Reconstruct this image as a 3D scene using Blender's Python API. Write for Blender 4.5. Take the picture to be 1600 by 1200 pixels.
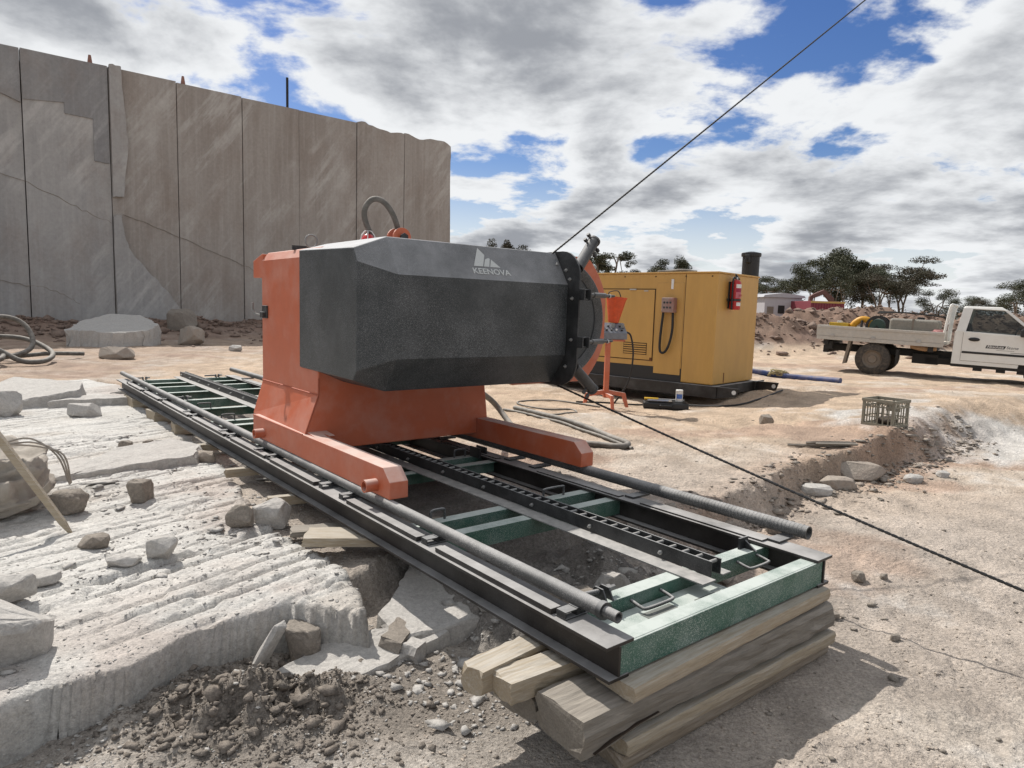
import bpy, bmesh, math, random
import numpy as np
from mathutils import Vector, Matrix, Euler

for o in list(bpy.data.objects): bpy.data.objects.remove(o, do_unlink=True)
SC = bpy.context.scene
COL = SC.collection
R = math.radians
rng = random.Random(7)

# ------------------------------------------------------------------ camera
CAM_H = 1.62
cam_d = bpy.data.cameras.new('camera'); cam = bpy.data.objects.new('camera', cam_d); COL.objects.link(cam)
cam_d.sensor_width = 36.0; cam_d.lens = 1071.2 / 1600 * 36; cam_d.clip_start = 0.05; cam_d.clip_end = 3000
pi_, ro_ = R(6.34), R(1.733)
cX = Vector((1, 0, 0)); cV = Vector((0, math.sin(pi_), math.cos(pi_))); cD = Vector((0, math.cos(pi_), -math.sin(pi_)))
cR = cX * math.cos(ro_) + cV * math.sin(ro_); cU = -cX * math.sin(ro_) + cV * math.cos(ro_)
m = Matrix.Identity(4)
for i in range(3):
    m[i][0] = cR[i]; m[i][1] = cU[i]; m[i][2] = -cD[i]
m[2][3] = CAM_H
cam.matrix_world = m
SC.camera = cam

# ------------------------------------------------------------------ light, sky, exposure
SUN_EL, SUN_AZ = R(50), R(-39.5)          # azimuth measured from +Y towards +X
sd = bpy.data.lights.new('sun', 'SUN'); sd.energy = 4.2; sd.angle = R(0.55); sd.color = (1.0, 0.95, 0.88)
sun = bpy.data.objects.new('sun', sd); COL.objects.link(sun)
sdir = Vector((math.sin(SUN_AZ) * math.cos(SUN_EL), math.cos(SUN_AZ) * math.cos(SUN_EL), math.sin(SUN_EL)))
sun.rotation_euler = sdir.to_track_quat('Z', 'Y').to_euler(); sun.location = (0, 30, 30)

SC.view_settings.view_transform = 'Standard'; SC.view_settings.look = 'None'
SC.view_settings.gamma = 1.0; SC.view_settings.use_curve_mapping = False
SC.view_settings.exposure = 0.22
SC.render.engine = 'CYCLES'
SC.cycles.max_bounces = 6

W_ = bpy.data.worlds.new('World'); SC.world = W_; W_.use_nodes = True
nt = W_.node_tree; nt.nodes.clear()
def N(t, **k):
    n = nt.nodes.new(t)
    for a, b in k.items(): setattr(n, a, b)
    return n
def LK(a, b): nt.links.new(a, b)
def MATH(op, a, b=None, c=None, clamp=False):
    n = N('ShaderNodeMath', operation=op); n.use_clamp = clamp
    for i, x in enumerate((a, b, c)):
        if x is None: continue
        if isinstance(x, (int, float)): n.inputs[i].default_value = x
        else: LK(x, n.inputs[i])
    return n.outputs[0]
def MAPR(v, a, b, c=0.0, d=1.0, smooth=True):
    n = N('ShaderNodeMapRange'); n.interpolation_type = 'SMOOTHSTEP' if smooth else 'LINEAR'
    LK(v, n.inputs[0])
    for i, x in enumerate((a, b, c, d)): n.inputs[1 + i].default_value = x
    return n.outputs[0]
sky = N('ShaderNodeTexSky'); sky.sky_type = 'NISHITA'; sky.sun_disc = False
sky.sun_elevation = SUN_EL; sky.sun_rotation = SUN_AZ; sky.altitude = 300; sky.air_density = 1.0; sky.dust_density = 0.6; sky.ozone_density = 1.6
tc = N('ShaderNodeTexCoord'); sx = N('ShaderNodeSeparateXYZ'); LK(tc.outputs['Generated'], sx.inputs[0])
zc = MATH('ADD', MATH('MAXIMUM', sx.outputs[2], 0.0), 0.20)
def cloud_vec(dx, dy, seed):
    cb = N('ShaderNodeCombineXYZ')
    LK(MATH('ADD', MATH('DIVIDE', sx.outputs[0], zc), dx), cb.inputs[0])
    LK(MATH('ADD', MATH('DIVIDE', sx.outputs[1], zc), dy), cb.inputs[1])
    cb.inputs[2].default_value = seed
    return cb.outputs[0]
CS, CDX, CDY = 25.02, 15.95, 0.55
def cnoise(vec, scale, detail, rough, dist=0.0):
    n = N('ShaderNodeTexNoise'); n.inputs['Scale'].default_value = scale; n.inputs['Detail'].default_value = detail
    n.inputs['Roughness'].default_value = rough; n.inputs['Distortion'].default_value = dist
    LK(vec, n.inputs['Vector']); return n.outputs['Fac']
nA = cnoise(cloud_vec(CDX, CDY, CS), 1.9, 10, 0.58, 0.15)
nB = cnoise(cloud_vec(CDX - 0.02, CDY + 0.16, CS), 1.9, 6, 0.55, 0.15)     # sampled towards the sun: self shading
nC = cnoise(cloud_vec(4.7, 1.3, 8.2), 0.75, 3, 0.5)
nF = cnoise(cloud_vec(2.7, 5.3, 5.2), 4.2, 7, 0.6, 0.4)
nA2 = MATH('ADD', nA, MATH('MULTIPLY', MATH('SUBTRACT', nF, 0.5), 0.15))
cover = MATH('ADD', MAPR(nA2, 0.385, 0.475), 0.0, clamp=True)
haze_h = MAPR(sx.outputs[2], 0.0, 0.22, 0.9, 0.0)
cover = MATH('MAXIMUM', cover, haze_h)
thick = MATH('ADD', MATH('MULTIPLY', nA2, 1.0), MATH('MULTIPLY', nB, 0.9))
thick = MATH('ADD', thick, MATH('MULTIPLY', MATH('SUBTRACT', nC, 0.5), 0.35))
shade = MAPR(thick, 0.86, 1.20)
mixc = N('ShaderNodeMix', data_type='RGBA')
LK(shade, mixc.inputs['Factor'])
mixc.inputs['A'].default_value = (0.76, 0.775, 0.79, 1)
mixc.inputs['B'].default_value = (0.285, 0.30, 0.33, 1)
bg1 = N('ShaderNodeBackground'); bg1.inputs['Strength'].default_value = 0.082
hs = N('ShaderNodeHueSaturation'); hs.inputs['Saturation'].default_value = 1.32; hs.inputs['Hue'].default_value = 0.515; LK(sky.outputs[0], hs.inputs['Color']); LK(hs.outputs[0], bg1.inputs['Color'])
bg2 = N('ShaderNodeBackground'); bg2.inputs['Strength'].default_value = 1.0; LK(mixc.outputs['Result'], bg2.inputs['Color'])
ms = N('ShaderNodeMixShader'); LK(cover, ms.inputs[0]); LK(bg1.outputs[0], ms.inputs[1]); LK(bg2.outputs[0], ms.inputs[2])
wo = N('ShaderNodeOutputWorld'); LK(ms.outputs[0], wo.inputs['Surface'])

# ------------------------------------------------------------------ numpy noise
def _hash(ix, iy, seed):
    h = (ix.astype(np.int64) * 374761393 + iy.astype(np.int64) * 668265263 + seed * 1442695041) & 0xffffffff
    h = ((h ^ (h >> 13)) * 1274126177) & 0xffffffff
    h = (h ^ (h >> 16)) & 0xffffffff
    return h / 4294967295.0
def vnoise(x, y, seed=0):
    x = np.asarray(x, float); y = np.asarray(y, float)
    ix = np.floor(x); iy = np.floor(y); fx = x - ix; fy = y - iy
    fx = fx * fx * fx * (fx * (fx * 6 - 15) + 10); fy = fy * fy * fy * (fy * (fy * 6 - 15) + 10)
    a = _hash(ix, iy, seed); b = _hash(ix + 1, iy, seed); c = _hash(ix, iy + 1, seed); d = _hash(ix + 1, iy + 1, seed)
    return (a + (b - a) * fx) + ((c + (d - c) * fx) - (a + (b - a) * fx)) * fy - 0.5
def fbm(x, y, seed=0, octv=5, gain=0.5):
    s = 0; a = 1.0
    for i in range(octv):
        s = s + a * vnoise(x * 2 ** i + 17.3 * i, y * 2 ** i - 9.1 * i, seed + i * 7); a *= gain
    return s
def sstep(a, b, x):
    t = np.clip((x - a) / (b - a), 0, 1); return t * t * (3 - 2 * t)

# ------------------------------------------------------------------ materials
MATS = {}
def mat(name, col, col2=None, rough=0.75, nscale=3.0, namt=0.35, dust=None, dust_up=0.0, dust_noise=0.0, speck=0.0, speck_scale=260.0,
        metal=0.0, bump=0.15, bump_scale=40.0, bump_dist=0.004, stretch=(1, 1, 1), spec=0.5, vcol=None, emit=None, coords='Object', fine=None, wave=0.0):
    if name in MATS: return MATS[name]
    M = bpy.data.materials.new(name); M.use_nodes = True; t = M.node_tree; t.nodes.clear()
    def n(ty, **k):
        q = t.nodes.new(ty)
        for a, b in k.items(): setattr(q, a, b)
        return q
    L = t.links.new
    out = n('ShaderNodeOutputMaterial'); bs = n('ShaderNodeBsdfPrincipled'); L(bs.outputs[0], out.inputs[0])
    tcn = n('ShaderNodeTexCoord'); mp = n('ShaderNodeMapping'); mp.inputs['Scale'].default_value = stretch
    L(tcn.outputs[coords], mp.inputs[0])
    def noise(sc, de=6, ro=0.6, src=None, dist=0.0):
        q = n('ShaderNodeTexNoise'); q.inputs['Scale'].default_value = sc; q.inputs['Detail'].default_value = de
        q.inputs['Roughness'].default_value = ro; q.inputs['Distortion'].default_value = dist
        L(src or mp.outputs[0], q.inputs['Vector']); return q.outputs['Fac']
    def mr(v, a, b, c=0.0, d=1.0):
        q = n('ShaderNodeMapRange'); L(v, q.inputs[0])
        for i, x in enumerate((a, b, c, d)): q.inputs[1 + i].default_value = x
        return q.outputs[0]
    def mx(f, a, b, mode='MIX'):
        q = n('ShaderNodeMix', data_type='RGBA', blend_type=mode)
        for s, v in (('Factor', f), ('A', a), ('B', b)):
            if isinstance(v, float): q.inputs[s].default_value = v
            elif isinstance(v, tuple): q.inputs[s].default_value = (*v, 1)
            else: L(v, q.inputs[s])
        return q.outputs['Result']
    def ma(op, a, b):
        q = n('ShaderNodeMath', operation=op)
        for i, x in enumerate((a, b)):
            if isinstance(x, (int, float)): q.inputs[i].default_value = x
            else: L(x, q.inputs[i])
        return q.outputs[0]
    if vcol:
        at = n('ShaderNodeAttribute'); at.attribute_name = vcol; base = at.outputs['Color']
    else: base = tuple(col)
    n1 = noise(nscale)
    c2 = tuple(col2) if col2 else None
    if c2: c = mx(mr(n1, 0.35, 0.65), base, c2)
    else: c = base
    nfine = noise(nscale * 7.0, 5, 0.65)
    g = mr(ma('ADD', ma('MULTIPLY', n1, 0.5), ma('MULTIPLY', nfine, 0.5)), 0.3, 0.7, 1 - namt, 1 + namt * 0.6)
    cg = n('ShaderNodeCombineColor'); L(g, cg.inputs[0]); L(g, cg.inputs[1]); L(g, cg.inputs[2])
    c = mx(1.0, c, cg.outputs[0], 'MULTIPLY')
    if fine:
        f1 = noise(fine[0], 4, 0.7); f2 = noise(fine[0] * 3.1, 3, 0.6)
        fg = mr(ma('ADD', ma('MULTIPLY', f1, 0.6), ma('MULTIPLY', f2, 0.4)), 0.36, 0.64, 1 - fine[1], 1 + fine[1] * 0.75)
        cf = n('ShaderNodeCombineColor'); L(fg, cf.inputs[0]); L(fg, cf.inputs[1]); L(fg, cf.inputs[2])
        c = mx(1.0, c, cf.outputs[0], 'MULTIPLY')
    ro_out = None
    if dust is not None:
        ge = n('ShaderNodeNewGeometry'); sp = n('ShaderNodeSeparateXYZ'); L(ge.outputs['Normal'], sp.inputs[0])
        up = mr(sp.outputs[2], 0.25, 0.95, 0.0, dust_up)
        dn = noise(nscale * 2.3, 7, 0.65)
        up = ma('MULTIPLY', up, mr(dn, 0.30, 0.70, 0.55, 1.15))
        f = ma('ADD', up, mr(dn, 0.35, 0.75, -dust_noise * 0.3, dust_noise))
        if speck > 0:
            sn = noise(speck_scale, 2, 0.5, tcn.outputs[coords])
            sm = noise(2.2, 3, 0.5, tcn.outputs[coords])
            f = ma('ADD', f, ma('MULTIPLY', mr(sn, 0.52, 0.66, 0.0, speck), mr(sm, 0.3, 0.65, 0.25, 1.0)))
        q = n('ShaderNodeClamp'); L(f, q.inputs[0]); f = q.outputs[0]
        c = mx(f, c, tuple(dust)); ro_out = mr(f, 0.0, 1.0, rough, 0.92)
    L(c, bs.inputs['Base Color']) if not isinstance(c, tuple) else None
    if ro_out: L(ro_out, bs.inputs['Roughness'])
    else: bs.inputs['Roughness'].default_value = rough
    bs.inputs['Metallic'].default_value = metal
    bs.inputs['Specular IOR Level'].default_value = spec
    if bump > 0:
        b1 = noise(bump_scale, 8, 0.65); bn = n('ShaderNodeBump'); bn.inputs['Strength'].default_value = bump; bn.inputs['Distance'].default_value = bump_dist
        L(b1, bn.inputs['Height']); L(bn.outputs[0], bs.inputs['Normal'])
        if wave > 0:
            b2 = noise(2.6, 2, 0.5); bw = n('ShaderNodeBump'); bw.inputs['Strength'].default_value = wave; bw.inputs['Distance'].default_value = 0.02
            L(b2, bw.inputs['Height']); L(bw.outputs[0], bn.inputs['Normal'])
    MATS[name] = M
    return M
DUST = (0.50, 0.48, 0.455)
def flat(name, col, rough=0.6, metal=0.0): return mat(name, col, rough=rough, metal=metal, namt=0.12, nscale=6, bump=0.05)
M_orange = mat('orange paint', (0.50, 0.120, 0.050), (0.45, 0.104, 0.043), rough=0.48, nscale=1.6, namt=0.10, dust=(0.58, 0.46, 0.41), dust_up=0.85, dust_noise=0.24, bump=0.05, bump_scale=25, wave=0.10)
M_cover = mat('charcoal cover paint', (0.020, 0.025, 0.027), rough=0.45, nscale=1.4, namt=0.25, dust=(0.55, 0.555, 0.57), dust_up=0.80, dust_noise=0.08, speck=0.30, speck_scale=330, bump=0.12, bump_scale=260, bump_dist=0.001, wave=0.12)
M_black = mat('black painted steel', (0.012, 0.013, 0.014), rough=0.5, nscale=2.0, namt=0.3, dust=(0.40, 0.40, 0.40), dust_up=0.62, dust_noise=0.12, speck=0.12, bump=0.06)
M_beam = mat('dark oxide beam', (0.020, 0.014, 0.011), (0.012, 0.011, 0.010), rough=0.5, nscale=1.5, namt=0.4, dust=(0.45, 0.44, 0.43), dust_up=0.72, dust_noise=0.10, speck=0.05, bump=0.08)
M_green = mat('green frame paint', (0.030, 0.115, 0.078), (0.022, 0.085, 0.060), rough=0.5, nscale=2.2, namt=0.25, dust=(0.46, 0.50, 0.47), dust_up=0.95, dust_noise=0.28, speck=0.85, speck_scale=300, bump=0.1, bump_scale=200, bump_dist=0.001)
M_pipe = mat('dusty steel pipe', (0.045, 0.047, 0.047), rough=0.5, nscale=3, namt=0.3, dust=(0.45, 0.44, 0.43), dust_up=0.62, dust_noise=0.10, speck=0.45, metal=0.0, bump=0.08)
M_steel = mat('worn bright steel', (0.45, 0.45, 0.44), rough=0.38, metal=0.7, nscale=8, namt=0.3, bump=0.1)
M_dsteel = mat('grey dusty steel', (0.20, 0.20, 0.195), rough=0.6, nscale=8, namt=0.3, dust=DUST, dust_up=0.5, dust_noise=0.2, bump=0.1)
M_rubber = flat('black rubber', (0.012, 0.012, 0.013), 0.6)
M_wire = mat('wire black', (0.008, 0.008, 0.008), rough=0.5, nscale=20, namt=0.3, bump=0)
M_hose = mat('dusty hose', (0.10, 0.093, 0.082), rough=0.7, nscale=5, namt=0.3, dust=(0.42, 0.39, 0.35), dust_up=0.6, dust_noise=0.3, bump=0.1)
M_yellow = mat('generator yellow', (0.56, 0.325, 0.085), (0.49, 0.28, 0.075), rough=0.5, nscale=0.9, namt=0.16, dust=(0.36, 0.24, 0.13), dust_up=0.4, dust_noise=0.16, bump=0.05, stretch=(1, 1, 0.3), wave=0.10)
M_seam = flat('dark seam', (0.03, 0.018, 0.010), 0.8)
M_wood = mat('pale sawn timber', (0.39, 0.32, 0.225), (0.30, 0.245, 0.175), rough=0.88, nscale=11, namt=0.38, dust=(0.47, 0.44, 0.39), dust_up=0.5, dust_noise=0.5, bump=0.6, bump_scale=30, stretch=(0.22, 3, 3))
M_wood3 = mat('brown timber', (0.29, 0.23, 0.165), (0.22, 0.175, 0.125), rough=0.9, nscale=11, namt=0.45, dust=(0.42, 0.38, 0.33), dust_up=0.4, dust_noise=0.45, bump=0.6, bump_scale=30, stretch=(0.22, 3, 3))
M_wood2 = mat('weathered timber', (0.235, 0.21, 0.175), (0.15, 0.132, 0.11), rough=0.9, nscale=10, namt=0.45, dust=(0.42, 0.38, 0.33), dust_up=0.4, dust_noise=0.25, bump=0.6, bump_scale=22, bump_dist=0.01, stretch=(0.18, 3, 3))
M_rock = mat('pale granite', (0.50, 0.48, 0.45), (0.40, 0.38, 0.355), rough=0.92, nscale=3.5, namt=0.28, bump=0.7, bump_scale=38, bump_dist=0.010, fine=(60, 0.22))
M_rock2 = mat('grey brown stone', (0.30, 0.265, 0.225), (0.22, 0.19, 0.16), rough=0.92, nscale=4, namt=0.35, bump=0.8, bump_scale=35, bump_dist=0.012, fine=(60, 0.25))
M_grit = mat('tan grit', (0.47, 0.41, 0.35), (0.36, 0.30, 0.245), rough=0.95, nscale=5, namt=0.3, bump=0)
M_soil_shade = mat('shade darkened soil clods', (0.27, 0.235, 0.20), (0.21, 0.178, 0.15), rough=1.0, nscale=7, namt=0.4, bump=0.9, bump_scale=45, bump_dist=0.015, fine=(70, 0.3))  # dirt colour darkened to stand in for shade on the mound
M_clod = mat('dirt clod', (0.38, 0.335, 0.285), (0.30, 0.25, 0.21), rough=1.0, nscale=6, namt=0.35, bump=0.8, bump_scale=40, bump_dist=0.012)
M_bench = mat('bench granite', (0.52, 0.50, 0.47), None, rough=0.93, nscale=2.6, namt=0.24, bump=0.9, bump_scale=42, bump_dist=0.016, vcol='tint', fine=(48, 0.26))
M_ground = mat('quarry ground', (0.4, 0.36, 0.32), None, rough=0.95, nscale=2.4, namt=0.26, bump=1.0, bump_scale=30, bump_dist=0.035, vcol='tint', fine=(55, 0.42))
M_white = mat('white vehicle paint', (0.72, 0.72, 0.69), rough=0.35, nscale=1.5, namt=0.06, dust=(0.46, 0.36, 0.25), dust_up=0.12, dust_noise=0.12, bump=0.0)
M_alloy = mat('aluminium tray', (0.50, 0.48, 0.44), (0.42, 0.40, 0.36), rough=0.5, nscale=2.5, namt=0.2, dust=(0.45, 0.37, 0.28), dust_up=0.4, dust_noise=0.25, bump=0.05)
M_dark = flat('dark underside', (0.02, 0.019, 0.018), 0.8)
M_tyre = mat('dusty tyre', (0.05, 0.045, 0.04), rough=0.9, nscale=8, namt=0.3, dust=(0.26, 0.205, 0.15), dust_up=0.2, dust_noise=0.45, bump=0.2)
M_rim = mat('dusty steel rim', (0.24, 0.20, 0.16), (0.17, 0.14, 0.11), rough=0.7, nscale=8, namt=0.3, bump=0.1)
M_plastic = flat('black plastic', (0.013, 0.013, 0.014), 0.5)
M_red = flat('red paint', (0.45, 0.02, 0.02), 0.4)
M_label = flat('label white', (0.68, 0.68, 0.66), 0.6)
M_crate = mat('crate plastic', (0.27, 0.25, 0.195), (0.20, 0.185, 0.145), rough=0.7, nscale=9, namt=0.3, bump=0.1)
M_leaf = mat('eucalypt leaves', (0.050, 0.062, 0.028), (0.085, 0.085, 0.045), rough=0.7, nscale=0.8, namt=0.4, bump=0)
M_leaf2 = mat('brown olive leaves', (0.075, 0.060, 0.038), (0.055, 0.055, 0.030), rough=0.75, nscale=0.8, namt=0.4, bump=0)
M_bark = mat('grey bark', (0.25, 0.20, 0.16), (0.16, 0.125, 0.10), rough=0.9, nscale=2, namt=0.4, bump=0.2)
M_canvas = mat('dirty canvas', (0.43, 0.395, 0.345), (0.31, 0.275, 0.235), rough=0.95, nscale=3, namt=0.3, bump=0.3, bump_scale=60)
M_seamdark = flat('saw cut', (0.035, 0.032, 0.03), 0.9)
def glass_mat():
    M = bpy.data.materials.new('vehicle glass'); M.use_nodes = True; t = M.node_tree; t.nodes.clear()
    o = t.nodes.new('ShaderNodeOutputMaterial'); a = t.nodes.new('ShaderNodeBsdfTransparent'); a.inputs[0].default_value = (0.45, 0.48, 0.47, 1)
    g = t.nodes.new('ShaderNodeBsdfGlossy'); g.inputs['Roughness'].default_value = 0.03
    f = t.nodes.new('ShaderNodeFresnel'); f.inputs[0].default_value = 1.5
    mxs = t.nodes.new('ShaderNodeMixShader'); t.links.new(f.outputs[0], mxs.inputs[0]); t.links.new(a.outputs[0], mxs.inputs[1]); t.links.new(g.outputs[0], mxs.inputs[2])
    t.links.new(mxs.outputs[0], o.inputs[0]); return M
M_glass = glass_mat()

# ------------------------------------------------------------------ mesh builder
class MB:
    def __init__(s): s.v = []; s.f = []
    def add(s, vs, fs):
        o = len(s.v); s.v += [tuple(p) for p in vs]; s.f += [tuple(i + o for i in f) for f in fs]; return s
    def box(s, x0, x1, y0, y1, z0, z1):
        return s.add([(x0, y0, z0), (x1, y0, z0), (x1, y1, z0), (x0, y1, z0), (x0, y0, z1), (x1, y0, z1), (x1, y1, z1), (x0, y1, z1)],
                     [(0, 3, 2, 1), (4, 5, 6, 7), (0, 1, 5, 4), (1, 2, 6, 5), (2, 3, 7, 6), (3, 0, 4, 7)])
    def prism(s, poly, axis, a, b):
        # poly: list of 2D points in the plane of the two other axes, in xyz order
        n = len(poly)
        def p(q, t):
            if axis == 'x': return (t, q[0], q[1])
            if axis == 'y': return (q[0], t, q[1])
            return (q[0], q[1], t)
        vs = [p(q, a) for q in poly] + [p(q, b) for q in poly]
        fs = [tuple(range(n))[::-1], tuple(range(n, 2 * n))] + [(i, (i + 1) % n, n + (i + 1) % n, n + i) for i in range(n)]
        return s.add(vs, fs)
    def loft(s, secs, cap=True):
        n = len(secs[0]); vs = [p for q in secs for p in q]; fs = []
        for k in range(len(secs) - 1):
            for i in range(n):
                j = (i + 1) % n; fs.append((k * n + i, k * n + j, (k + 1) * n + j, (k + 1) * n + i))
        if cap: fs += [tuple(range(n))[::-1], tuple(range((len(secs) - 1) * n, len(secs) * n))]
        return s.add(vs, fs)
    def tube(s, pts, r, n=10, cap=True, rads=None):
        pts = [Vector(p) for p in pts]; secs = []
        t0 = (pts[1] - pts[0]).normalized()
        up = Vector((0, 0, 1)) if abs(t0.z) < 0.9 else Vector((1, 0, 0))
        nx = t0.cross(up).normalized()
        for i, p in enumerate(pts):
            t = (pts[min(i + 1, len(pts) - 1)] - pts[max(i - 1, 0)]).normalized()
            nx = (nx - t * nx.dot(t)).normalized(); ny = t.cross(nx)
            rr = rads[i] if rads else r
            secs.append([tuple(p + (nx * math.cos(2 * math.pi * k / n) + ny * math.sin(2 * math.pi * k / n)) * rr) for k in range(n)])
        return s.loft(secs, cap)
    def pipe(s, p0, p1, r, ri, n=16):
        # hollow pipe, open ends
        p0, p1 = Vector(p0), Vector(p1); t = (p1 - p0).normalized()
        up = Vector((0, 0, 1)) if abs(t.z) < 0.9 else Vector((1, 0, 0)); nx = t.cross(up).normalized(); ny = t.cross(nx)
        ring = lambda p, rr: [tuple(p + (nx * math.cos(2 * math.pi * k / n) + ny * math.sin(2 * math.pi * k / n)) * rr) for k in range(n)]
        return s.loft([ring(p0, ri), ring(p0, r), ring(p1, r), ring(p1, ri), ring(p0, ri)], cap=False)
    def lathe(s, prof, c, axis, n=32, ring=False):
        # prof: (radius, offset along axis)
        secs = []
        ax = {'x': Vector((1, 0, 0)), 'y': Vector((0, 1, 0)), 'z': Vector((0, 0, 1))}[axis]
        a = Vector((0, 0, 1)) if axis != 'z' else Vector((1, 0, 0)); b = ax.cross(a); c = Vector(c)
        for rr, t in prof: secs.append([tuple(c + ax * t + (a * math.cos(2 * math.pi * k / n) + b * math.sin(2 * math.pi * k / n)) * rr) for k in range(n)])
        if ring: secs.append(secs[0])
        return s.loft(secs, cap=not ring)
    def xf(s, M4):
        s.v = [tuple(M4 @ Vector(p)) for p in s.v]; return s
    def build(s, name, material, parent=None, bevel=0.0, smooth=None, seg=2):
        me = bpy.data.meshes.new(name); me.from_pydata(s.v, [], s.f)
        bm = bmesh.new(); bm.from_mesh(me); bmesh.ops.recalc_face_normals(bm, faces=bm.faces); bm.to_mesh(me); bm.free()
        me.materials.append(material)
        if smooth is not None:
            me.polygons.foreach_set('use_smooth', [True] * len(me.polygons)); me.set_sharp_from_angle(angle=R(smooth))
        return link(name, me, parent, bevel, seg)
def link(name, me, parent=None, bevel=0.0, seg=2):
    o = bpy.data.objects.new(name, me); COL.objects.link(o)
    if parent: o.parent = parent
    if bevel > 0:
        b = o.modifiers.new('bevel', 'BEVEL'); b.width = bevel; b.segments = seg; b.limit_method = 'ANGLE'; b.angle_limit = R(35)
    return o
def share(o, parent, loc=None, rot=None):
    c = o.copy(); COL.objects.link(c); c.parent = parent
    if loc is not None: c.location = loc
    if rot is not None: c.rotation_euler = rot
    return c
def tag(o, label, cat=None, group=None, kind=None):
    o['label'] = label
    if cat: o['category'] = cat
    if group: o['group'] = group
    if kind: o['kind'] = kind
    return o
def thing(name, label, cat, loc=(0, 0, 0), rot=(0, 0, 0), group=None):
    o = bpy.data.objects.new(name, None); COL.objects.link(o); o.location = loc; o.rotation_euler = rot; o.empty_display_size = 0.1
    return tag(o, label, cat, group)
def catmull(pts, k=8):
    P = [Vector(p) for p in pts]; P = [P[0] * 2 - P[1]] + P + [P[-1] * 2 - P[-2]]; out = []
    for i in range(1, len(P) - 2):
        for j in range(k):
            t = j / k; a, b, c, d = P[i - 1], P[i], P[i + 1], P[i + 2]
            out.append(0.5 * ((2 * b) + (c - a) * t + (2 * a - 5 * b + 4 * c - d) * t * t + (3 * b - a - 3 * c + d) * t ** 3))
    out.append(P[-2]); return out
def text_mesh(txt, size, depth=0.001, bold=0.0, shear=0.0):
    cu = bpy.data.curves.new('txt', 'FONT'); cu.body = txt; cu.size = size; cu.extrude = depth; cu.offset = bold; cu.shear = shear; cu.resolution_u = 3
    to = bpy.data.objects.new('txt', cu); COL.objects.link(to)
    dg = bpy.context.evaluated_depsgraph_get(); me = bpy.data.meshes.new_from_object(to.evaluated_get(dg))
    bpy.data.objects.remove(to, do_unlink=True); return me
def place_text(name, txt, size, org, right, up, material, parent, width=None, bold=0.0, shear=0.0):
    me = text_mesh(txt, size, 0.0008, bold, shear)
    xs = [v.co.x for v in me.vertices]; x0, x1 = min(xs), max(xs); k = (width / (x1 - x0)) if width else 1.0
    right = Vector(right).normalized(); up = Vector(up).normalized(); nn = right.cross(up)
    for v in me.vertices:
        c = v.co.copy(); v.co = Vector(org) + right * ((c.x - x0) * k) + up * c.y + nn * c.z
    me.materials.clear(); me.materials.append(material)
    return link(name, me, parent)

# ------------------------------------------------------------------ terrain functions
LEDGE = np.array([(-40, -26), (-9, -3.2), (-2.2, 1.75), (-1.6, 2.45), (-1.2, 3.0), (-0.8, 3.45), (-0.35, 4.15), (0.3, 4.45), (1.05, 4.5), (1.45, 4.75), (1.98, 5.38),
                  (2.75, 6.30), (3.7, 6.9), (4.65, 7.7), (6.0, 9.0), (7.5, 10.0), (10, 11.0), (20, 13.0), (60, 22)], float)
def ledge_d(x, y):
    # signed distance-like: positive on the raised side (beyond the ledge)
    yl = np.interp(x, LEDGE[:, 0], LEDGE[:, 1])
    sl = np.gradient(LEDGE[:, 1], LEDGE[:, 0]); s = np.interp(x, LEDGE[:, 0], sl)
    return (y - yl) / np.sqrt(1 + s * s)
SB, CB = math.sin(R(58)), math.cos(R(58))
BENCH = np.array([(-1.0, 3.02), (-0.75, 2.98), (-0.60, 2.95), (-0.70, 3.22), (-0.86, 3.58), (-1.35, 4.05), (-1.62, 4.45), (-2.25, 5.45), (-3.30, 6.95), (-4.45, 8.40), (-5.6, 9.95), (-6.2, 10.9),
                  (-7.2, 11.5), (-8.0, 10.6), (-9.6, 9.9), (-13.0, 9.0), (-14.0, 4.0), (-9.0, -2.5), (-3.0, 0.6), (-2.2, 1.55), (-1.76, 2.12), (-1.63, 2.31), (-1.42, 2.46), (-1.31, 2.75), (-1.12, 2.90)], float)
def poly_sd(x, y, P):
    x = np.asarray(x, float); y = np.asarray(y, float)
    d = np.full(x.shape, 1e9); ins = np.zeros(x.shape, bool); n = len(P)
    for i in range(n):
        a = P[i]; b = P[(i + 1) % n]; e = b - a; L2 = e @ e
        t = np.clip(((x - a[0]) * e[0] + (y - a[1]) * e[1]) / L2, 0, 1)
        d = np.minimum(d, np.hypot(x - a[0] - t * e[0], y - a[1] - t * e[1]))
        c = ((a[1] > y) != (b[1] > y))
        with np.errstate(divide='ignore', invalid='ignore'):
            xi = (b[0] - a[0]) * (y - a[1]) / (b[1] - a[1] + 1e-12) + a[0]
        ins ^= (c & (x < xi))
    return np.where(ins, d, -d)
TO = np.array([0.361, 2.415]); TH = R(39.016)
DU = np.array([math.cos(TH), math.sin(TH)]); DV = np.array([-math.sin(TH), math.cos(TH)])
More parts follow.
